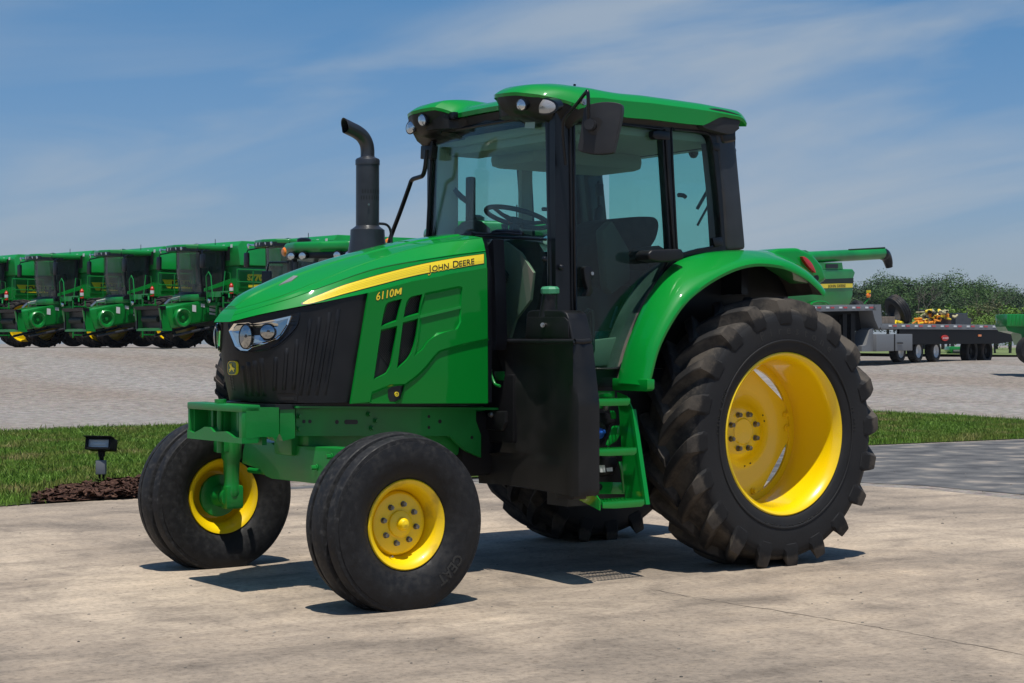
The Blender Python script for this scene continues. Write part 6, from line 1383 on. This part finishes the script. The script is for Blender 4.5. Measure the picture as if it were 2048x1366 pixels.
def tr_wheel(px, py, r, back, white=True, par=tr):
    c = V(px, py, back); m = MB(); m.lathe([(-.0, r*.62), (.03, r*.60), (.10, r*.52), (.14, r*.25), (.05, r*.2), (.04, .001)], c, n_, 24); w = VB(m, 'wheel', M['white'] if white else M['dkmetal'], par, 40)
    m = MB(); m.lathe([(-.01, r*.60), (-.03, r*.7), (-.02, r*.93), (.02, r), (.24, r), (.28, r*.9)], c, n_, 28); VB(m, 'tyre', M['brubber'], w, 40)
for px in (1810, 1845, 1880): tr_wheel(px, 702.5, .375, .15)
for px in (1728, 1757): tr_wheel(px, 704, .37, 1.9, False)
for px in (1962, 1992): tr_wheel(px, 702, .50, .35, False)
# load on the trailer
def load_tyre(name, cx, cy_, r, w, tilt, back, label):
    c = V(cx, cy_, back); ax_ = (u_*.80 + Vector((0, 0, 1))*tilt*.9 - n_*.55).normalized()
    m = MB(); pr = [(-w/2, r*.60), (-w*.55, r*.72), (-w*.52, r*.9), (-w*.4, r), (-w*.25, r*.985), (-w*.22, r), (-w*.03, r), (0, r*.98), (w*.03, r), (w*.22, r), (w*.25, r*.985), (w*.4, r), (w*.52, r*.9), (w*.55, r*.72), (w/2, r*.6), (w*.3, r*.62), (-w*.3, r*.62)]
    m.lathe(pr, c, ax_, 32, closed=True); o = m.build(name, M['brubber'], None, 40); return tag(o, label, 'tyre', 'tyres loaded on the trailer')
load_tyre('loose_tyre', 1823, 621, .56, .34, .55, .5, 'big worn tyre leaning in the front of the trailer load')
load_tyre('loose_tyre', 1783, 621, .36, .26, -.2, 1.3, 'smaller dark tyre lying behind the big leaning tyre on the trailer')
m = MB(); m.prism([V(x, y, .25) for x, y in [(1765, 633), (1804, 633), (1804, 647), (1765, 647)]], n_*.35, bev=.02); tag(m.build('timber_block', noisy(prin('old_timber', (.2, .16, .12), .85), [(.14, .11, .08), (.24, .19, .15)], 4), None), 'brown timber block on the lower deck next to the drop', 'timber')
m = MB(); m.prism([V(x, y, .4) for x, y in [(1763, 627), (1784, 626), (1784, 633), (1763, 633)]], n_*.3, bev=.02); tag(m.build('grey_case', M['stack'], None), 'flat grey case resting on the timber block', 'case')
m = MB(); m.prism([V(x, y, .4) for x, y in [(1932, 626), (1956, 626), (1957, 649), (1932, 649)]], n_*.5, bev=.02); tag(m.build('steel_crate', M['stack'], None), 'taller grey crate near the tail of the trailer', 'crate')
m = MB(); m.prism([V(x, y, .5) for x, y in [(1957, 635), (1968, 636), (1968, 649), (1957, 649)]], n_*.4, bev=.02); tag(m.build('steel_crate', M['stack'], None), 'lower grey crate beside the taller crate on the trailer', 'crate')
m = MB(); m.prism([V(x, y, .3) for x, y in [(1880, 636), (1918, 637), (1918, 649), (1880, 649)]], n_*.5); tag(m.build('open_box', prin('rusty_box', (.05, .02, .015), .8), None), 'dark rusty box holding straps on the trailer deck', 'box')
rg = random.Random(4)
def heap(name, px0, px1, y0, y1, mats, n, label, cat):
    m = MB(); ml = [M['decal'], prin(name+'_orange', (.75, .25, .01), .7), M['ink'], prin(name+'_straw', (.42, .38, .22), .8)]
    for _ in range(n):
        x, y = rg.uniform(px0, px1), rg.uniform(y0, y1); c = V(x, y, rg.uniform(.1, .5)); pts = [c + Vector((rg.uniform(-.13, .13), rg.uniform(-.13, .13), rg.uniform(-.06, .06))) for _ in range(4)]
        m.tube(cr(pts, 3), rg.uniform(.02, .05), 6, mi=rg.choice(mats))
    return tag(m.build(name, ml, None, 50), label, cat)
heap('strap_pile', 1860, 1912, 622, 640, [0, 1, 2, 3, 3], 60, 'tangled yellow, orange and black straps heaped on the rusty box', 'straps')
heap('strap_bundle', 1856, 1880, 640, 647, [1, 1, 0], 16, 'orange straps lying flat on the deck beside the heap', 'straps')
heap('yellow_strap', 1806, 1818, 642, 647, [0], 8, 'bright yellow strap on the deck under the big leaning tyre', 'straps')
# warning lamp on its stalk
Vb, ub, nb2 = plane_from(1700, 62, 1760, 62)
m = MB(); m.tube([Vb(1728, 608), Vb(1737, 598), Vb(1737, 590)], .02, 6); wl = m.build('warning_lamp', M['bgreen'], None); tag(wl, 'orange warning lamp under a yellow plate on a thin green stalk', 'lamp')
m = MB(); m.lathe([(0, 0), (0, .09), (.05, .06), (.06, 0)], Vb(1737, 591), -FW, 14); m.build('lamp_lens', M['amber'], wl, 40); m = MB(); m.box(tuple(Vb(1737, 583)), (.05, .16, .1)); m.build('lamp_plate', M['decal'], wl)
# green machine nose cut by the picture edge
Ve, ue, ne = plane_from(2010, 50, 2200, 50)
p = Ve(2100, 725); gm_ = empty('green_machine', (p.x, p.y, gz(p.x, p.y))); tag(gm_, 'green machine with ribbed panel cut off by the edge of the picture', 'machine')
m = MB(); m.prism([Ve(x, y) for x, y in [(2014, 628), (2220, 630), (2220, 656), (2013, 653)]], ne*1.2, bev=.02); bx_ = m.build('ribbed_panel', M['bgreen'], gm_, 30)
m = MB()
for k in range(26): x = 2016+k*7.5; m.prism([Ve(x, 630, -.015), Ve(x+3, 630, -.015), Ve(x+3, 651, -.015), Ve(x, 651, -.015)], ne*.03)
m.build('panel_ribs', M['bgreen'], bx_)
m = MB(); m.prism([Ve(x, y, .1) for x, y in [(2013, 653), (2220, 656), (2220, 690), (2050, 690), (2044, 668), (2018, 662)]], ne*1.0); m.build('lower_body', M['bgreen'], gm_)
c = Ve(2062, 700, -.2); m = MB(); m.lathe([(0, .001), (0, .18), (-.1, .22), (-.12, .38), (.0, .42), (.3, .42), (.34, .3)], c, ne, 24); m.build('wheel', M['brubber'], gm_, 40)
# small green implement seen under the trailer
Vi, ui, ni = plane_from(1890, 95, 1960, 95)
m = MB(); m.prism([Vi(x, y) for x, y in [(1900, 693), (1944, 693), (1944, 706), (1930, 708), (1905, 708), (1899, 700)]], ni*1.2, bev=.04); io = m.build('green_implement', M['bgreen'], None, 30); tag(io, 'small green implement seen low under the trailer beam', 'implement')
m = MB(); m.tube([Vi(1905, 704, -.1), Vi(1935, 704, -.1)], .14, 12); m.build('roller', M['cdark'], io, 40)
# lawn beyond the gravel
lg_ = [(W2(a, d).x, W2(a, d).y) for a, d in ((1500, 84), (2300, 82), (2600, 400), (1300, 400))]
tag(tess_on_ground(lg_, 20, .03).build('far_lawn', noisy(prin('far_grass', (.1, .16, .04), .9), [(.10, .14, .03), (.16, .20, .06)], .5), None), kind='structure')
# ---------------------------------------------------------------- floodlight post
fp = P(203, 972, 'z', 0); d_ = (fp-CAM).dot(FW); s_ = F_PX/d_          # pixels per metre there
fl = empty('floodlight', (fp.x, fp.y, 0)); tag(fl, 'small dark floodlight with grey junction box on twin posts beside the mulch', 'floodlight')
Rz = Matrix.Rotation(YAW+math.pi, 3, 'Z')
def FB(x, y, z, w, h, dp, name, mat, parent, bev=.004, rot=None):
    m = MB(); m.box((0, 0, 0), (dp, w, h), bev=bev); Mx = Matrix.Translation(fp + RT*x - Vector((FW.x, FW.y, 0)).normalized()*y + Vector((0, 0, z))) @ ((rot or Rz).to_4x4()); return m.moved(Mx).build(name, mat, parent, 30)
u1 = 1/s_
gy = prin('grey_box_paint', (.16, .17, .19), .5)
for dx in (-4, 4): FB(dx*u1, 0, 12*u1, 3.8*u1, 26*u1, .03, 'post', M['dkmetal'], fl)
jb = FB(.5*u1, .03, 38*u1, 19*u1, 28*u1, .07, 'junction_box', gy, fl, .006)
FB(1.5*u1, .067, 38*u1, 17*u1, 26.5*u1, .006, 'box_cover', gy, jb, .002)
m = MB(); b0 = fp+Vector((0, 0, 50*u1)); m.tube([b0, b0+Vector((0, 0, 8*u1)), b0+Vector((0, 0, 9*u1)), b0+Vector((0, 0, 22*u1))], [.022, .022, .032, .038], 10); m.build('swivel', M['dkmetal'], fl, 40)
Rh = Matrix.Rotation(YAW+math.pi-R(10), 3, 'Z') @ Matrix.Rotation(R(-12), 3, 'Y')
def hb(y, z, w, h, dp, name, mat, par, bev=.004, hollow=False):
    m = MB(); m.box((y, 0, z), (dp, w, h), bev=bev); o = m.moved(Matrix.Translation(fp+Vector((0, 0, 83*u1))) @ Rh.to_4x4()).build(name, mat, par, 30); return o
W_, H_ = 54*u1, 24*u1
hd = hb(-.02, 0, W_, H_, .12, 'lamp_head', M['dkmetal'], fl, .008)
m = MB()
for (yy, zz_, ww, hh) in ((0, H_/2-.01, W_, .02), (0, -H_/2+.01, W_, .02)): m.box((.06, yy, zz_), (.06, ww, hh))
for yy in (-W_/2+.012, W_/2-.012): m.box((.06, yy, 0), (.06, .024, H_))
m.moved(Matrix.Translation(fp+Vector((0, 0, 83*u1))) @ Rh.to_4x4()).build('head_rim', M['dkmetal'], hd)
hb(.05, 0, W_-.05, H_-.04, .01, 'reflector', M['white'], hd, .002); hb(.062, -.005, W_*.55, .022, .01, 'lamp_tube', M['white'], hd, .004)
hb(.078, 0, W_-.05, H_-.04, .004, 'lamp_glass', glassmat('clear_glass', (.97, .98, .98), base=.03), hd, .0)
hb(.075, H_/2+.004, W_+.01, .008, .13, 'visor', M['dkmetal'], hd, .002)
# ---------------------------------------------------------------- trees
def leafmat(name, a, b, sc=.35):
    m = prin(name, a, .6, spec=.25); noisy(m, [a, b], sc, 3, pos=(.3, .7)); return m
LM = [leafmat('oak_leaves', (.028, .065, .014), (.06, .125, .022)), leafmat('maple_leaves', (.026, .055, .02), (.055, .10, .03)), leafmat('light_leaves', (.09, .17, .022), (.15, .25, .03)), leafmat('olive_leaves', (.08, .085, .03), (.11, .12, .045))]
BARK = noisy(prin('bark', (.07, .055, .045), .9), [(.045, .038, .03), (.10, .085, .07)], 5)
def tree(h, w, seed, lm, n=8000, leaf=.15, bare=0):
    rg = random.Random(seed); t = empty('deciduous_tree'); tk = MB(); blobs = []
    base = Vector((0, 0, 0)); top = Vector((rg.uniform(-.3, .3), rg.uniform(-.3, .3), h*.62))
    tk.tube([base, base.lerp(top, .35)+Vector((rg.uniform(-.1, .1), 0, 0)), base.lerp(top, .7), top], [h*.026, h*.02, h*.013, h*.006], 8)
    for k in range(11):
        a = rg.uniform(0, 6.283); s = base.lerp(top, rg.uniform(.35, 1)); e = s+Vector((math.cos(a)*w*rg.uniform(.2, .42), math.sin(a)*w*rg.uniform(.2, .42), h*rg.uniform(.06, .30)))
        tk.tube([s, s.lerp(e, .5)+Vector((0, 0, h*.02)), e], [h*.009, h*.006, h*.002], 6); blobs.append((e, w*rg.uniform(.13, .2)))
    for k in range(9):
        a = rg.uniform(0, 6.283); r = w*rg.uniform(.0, .38); z = h*rg.uniform(.35, .92); blobs.append((Vector((math.cos(a)*r*(1.15-z/h*.7), math.sin(a)*r*(1.15-z/h*.7), z)), w*rg.uniform(.12, .21)))
    tk.build('trunk', BARK, t, 40)
    cv = []; cf = []
    for _ in range(n):
        c, r = rg.choice(blobs); d = Vector((rg.gauss(0, 1), rg.gauss(0, 1), rg.gauss(0, .8))).normalized(); p = c + d*r*(rg.random()**.3)*1.05
        if p.z < h*.12: continue
        l = leaf*rg.uniform(.6, 1.3); x = Vector((rg.gauss(0, 1), rg.gauss(0, 1), rg.gauss(0, .6))).normalized(); y = x.cross(d+Vector((.01, .2, .3))).normalized(); o = len(cv)
        cv += [p-x*l, p+y*l*.55, p+x*l, p-y*l*.55]; cf.append((o, o+1, o+2, o+3))
    m = MB(); m.v = cv; m.f = cf; m.mi = [0]*len(cf); m.build('crown', lm, t, recalc=False); return t
protos = [tree(11, 10, 1, LM[0]), tree(10, 9, 2, LM[1]), tree(12, 11, 3, LM[0]), tree(9, 8.5, 5, LM[1])]
TG = 'trees along the far edge of the fields'
# px, top y, depth
spec = [(1700, 573, 235), (1738, 566, 240), (1775, 560, 238), (1812, 564, 232), (1848, 569, 240), (1886, 560, 236), (1905, 558, 230), (1935, 571, 238), (1962, 568, 232), (1992, 578, 240), (2020, 585, 236), (2060, 588, 240), (1660, 576, 238), (1720, 575, 222), (1795, 570, 224), (1865, 574, 222), (1950, 576, 224), (2036, 592, 226)]
lt_words = ['broad dark green oak rising behind the combine tank', 'dark tree directly right of the combine spout', 'tall rounded tree over the big leaning tyre', 'full dark tree above the loose tyres', 'lower dark tree above the strap pile', 'tallest rounded crown above the middle of the trailer', 'dense crown beside the tallest one', 'dark tree above the grey crates', 'rounded tree just past the grey crates', 'tree stepping down toward the green machine', 'lower tree above the tail of the trailer', 'last tree above the ribbed green machine', 'dark tree mostly hidden behind the combine body', 'nearer tree crown beside the orange warning lamp', 'nearer bushy tree behind the big leaning tyre', 'nearer dark crown behind the straps', 'nearer rounded crown behind the tall grey crate', 'nearer low crown by the end of the treeline']
hs_ = [11, 10, 12, 9]; used = set()
for i, (px, ty, d) in enumerate(spec):
    k = i % 4; p = W2(px, d); top = 1.41 + (689-ty+1)/F_PX*d; sc = (top-p.z)/(hs_[k]*.93)
    o = protos[k] if k not in used else copy_tree(protos[k]); used.add(k)
    o.location = p; o.scale = (sc*rg.uniform(.95, 1.25),)*2 + (sc,); o.rotation_euler = (0, 0, rg.uniform(0, 6.28)); tag(o, lt_words[i], 'tree', TG)
bush = tree(4.2, 4.6, 11, LM[2], 3500, .10); bush.name = 'leafy_bush'; b2 = tree(4.5, 5, 12, LM[3], 3000, .09); b2.name = 'olive_bush'
GB = 'bushes in front of the treeline'
bl_ = [(bush, 1895, 606, 120, 'bright green bush behind the orange straps'), (b2, 1965, 612, 122, 'olive brown bush behind the grey crates'), (None, 2020, 606, 118, 'bright green bush beside the ribbed green machine'), (None, 1870, 616, 124, 'low bright bush behind the big leaning tyre'), (None, 1925, 622, 126, 'low bush between the straps and the grey crates'), (None, 1990, 630, 116, 'smallest bright bush just above the trailer tail')]
for o, px, ty, d, lb in bl_:
    if o is None: o = copy_tree(bush)
    p = W2(px, d); top = 1.41+(689-ty)/F_PX*d; sc = (top-p.z)/4.2; o.location = p; o.scale = (sc*1.15, sc*1.15, sc); o.rotation_euler = (0, 0, rg.uniform(0, 6)); tag(o, lb, 'bush', GB)
# two bare crowns standing above the treeline
def bare(seed, h):
    rg = random.Random(seed); m = MB()
    def br(p, d, l, r, dep_):
        e = p+d*l; m.tube([p, e], [r, r*.6], 5)
        if dep_: 
            for _ in range(3): br(e, (d+Vector((rg.gauss(0, .45), rg.gauss(0, .45), rg.gauss(.1, .25)))).normalized(), l*.7, r*.6, dep_-1)
    br(Vector((0, 0, 0)), Vector((0, 0, 1)), h*.38, h*.014, 4); t = empty('bare_tree'); m.build('branches', BARK, t, 60); return t
bt1 = bare(3, 12); bt2 = bare(8, 12)
for o, px, ty, d, lb in ((bt1, 1838, 566, 215, 'leafless grey tree standing before the dark trees by the leaning tyre'), (bt2, 1980, 575, 214, 'leafless grey tree standing before the dark trees near the trailer tail')):
    p = W2(px, d); top = 1.41+(689-ty)/F_PX*d; sc = (top-p.z)/12; o.location = p; o.scale = (sc,)*3; tag(o, lb, 'tree', 'leafless trees')
# windbreak behind the camera (it shows in the door glass)
rg = random.Random(21); cv = []; cf = []
for _ in range(26):
    u = rg.uniform(-75, 75); b0 = CAM - FW*(75+rg.uniform(-6, 6)) + RT*u; h = rg.uniform(5, 8.5); b0.z = 0
    for _ in range(420):
        d = Vector((rg.gauss(0, 1), rg.gauss(0, 1), rg.gauss(0, 1))).normalized(); p = b0 + Vector((d.x*3.2, d.y*3.2, h*.52+d.z*h*.5)); x = Vector((rg.gauss(0, 1), rg.gauss(0, 1), rg.gauss(0, 1))).normalized()*.55; y = x.cross(d).normalized()*.4; o = len(cv); cv += [p-x, p+y, p+x, p-y]; cf.append((o, o+1, o+2, o+3))
m = MB(); m.v = cv; m.f = cf; m.mi = [0]*len(cf); tag(m.build('treeline', LM[0], recalc=False), 'dark treeline that shows only mirrored in the door glass', 'trees', kind='stuff')
# air
hz = MB(); c = CAM+FW*150; hz.box((c.x, c.y, 12), (760, 760, 28))
hm = bpy.data.materials.new('haze'); hm.use_nodes = True; t = hm.node_tree; t.nodes.clear(); o_ = N(t, 'ShaderNodeOutputMaterial'); v_ = N(t, 'ShaderNodeVolumePrincipled'); v_.inputs['Color'].default_value = (.75, .82, .92, 1); v_.inputs['Density'].default_value = .00012; t.links.new(v_.outputs[0], o_.inputs['Volume'])
tag(hz.build('haze', hm), kind='stuff')
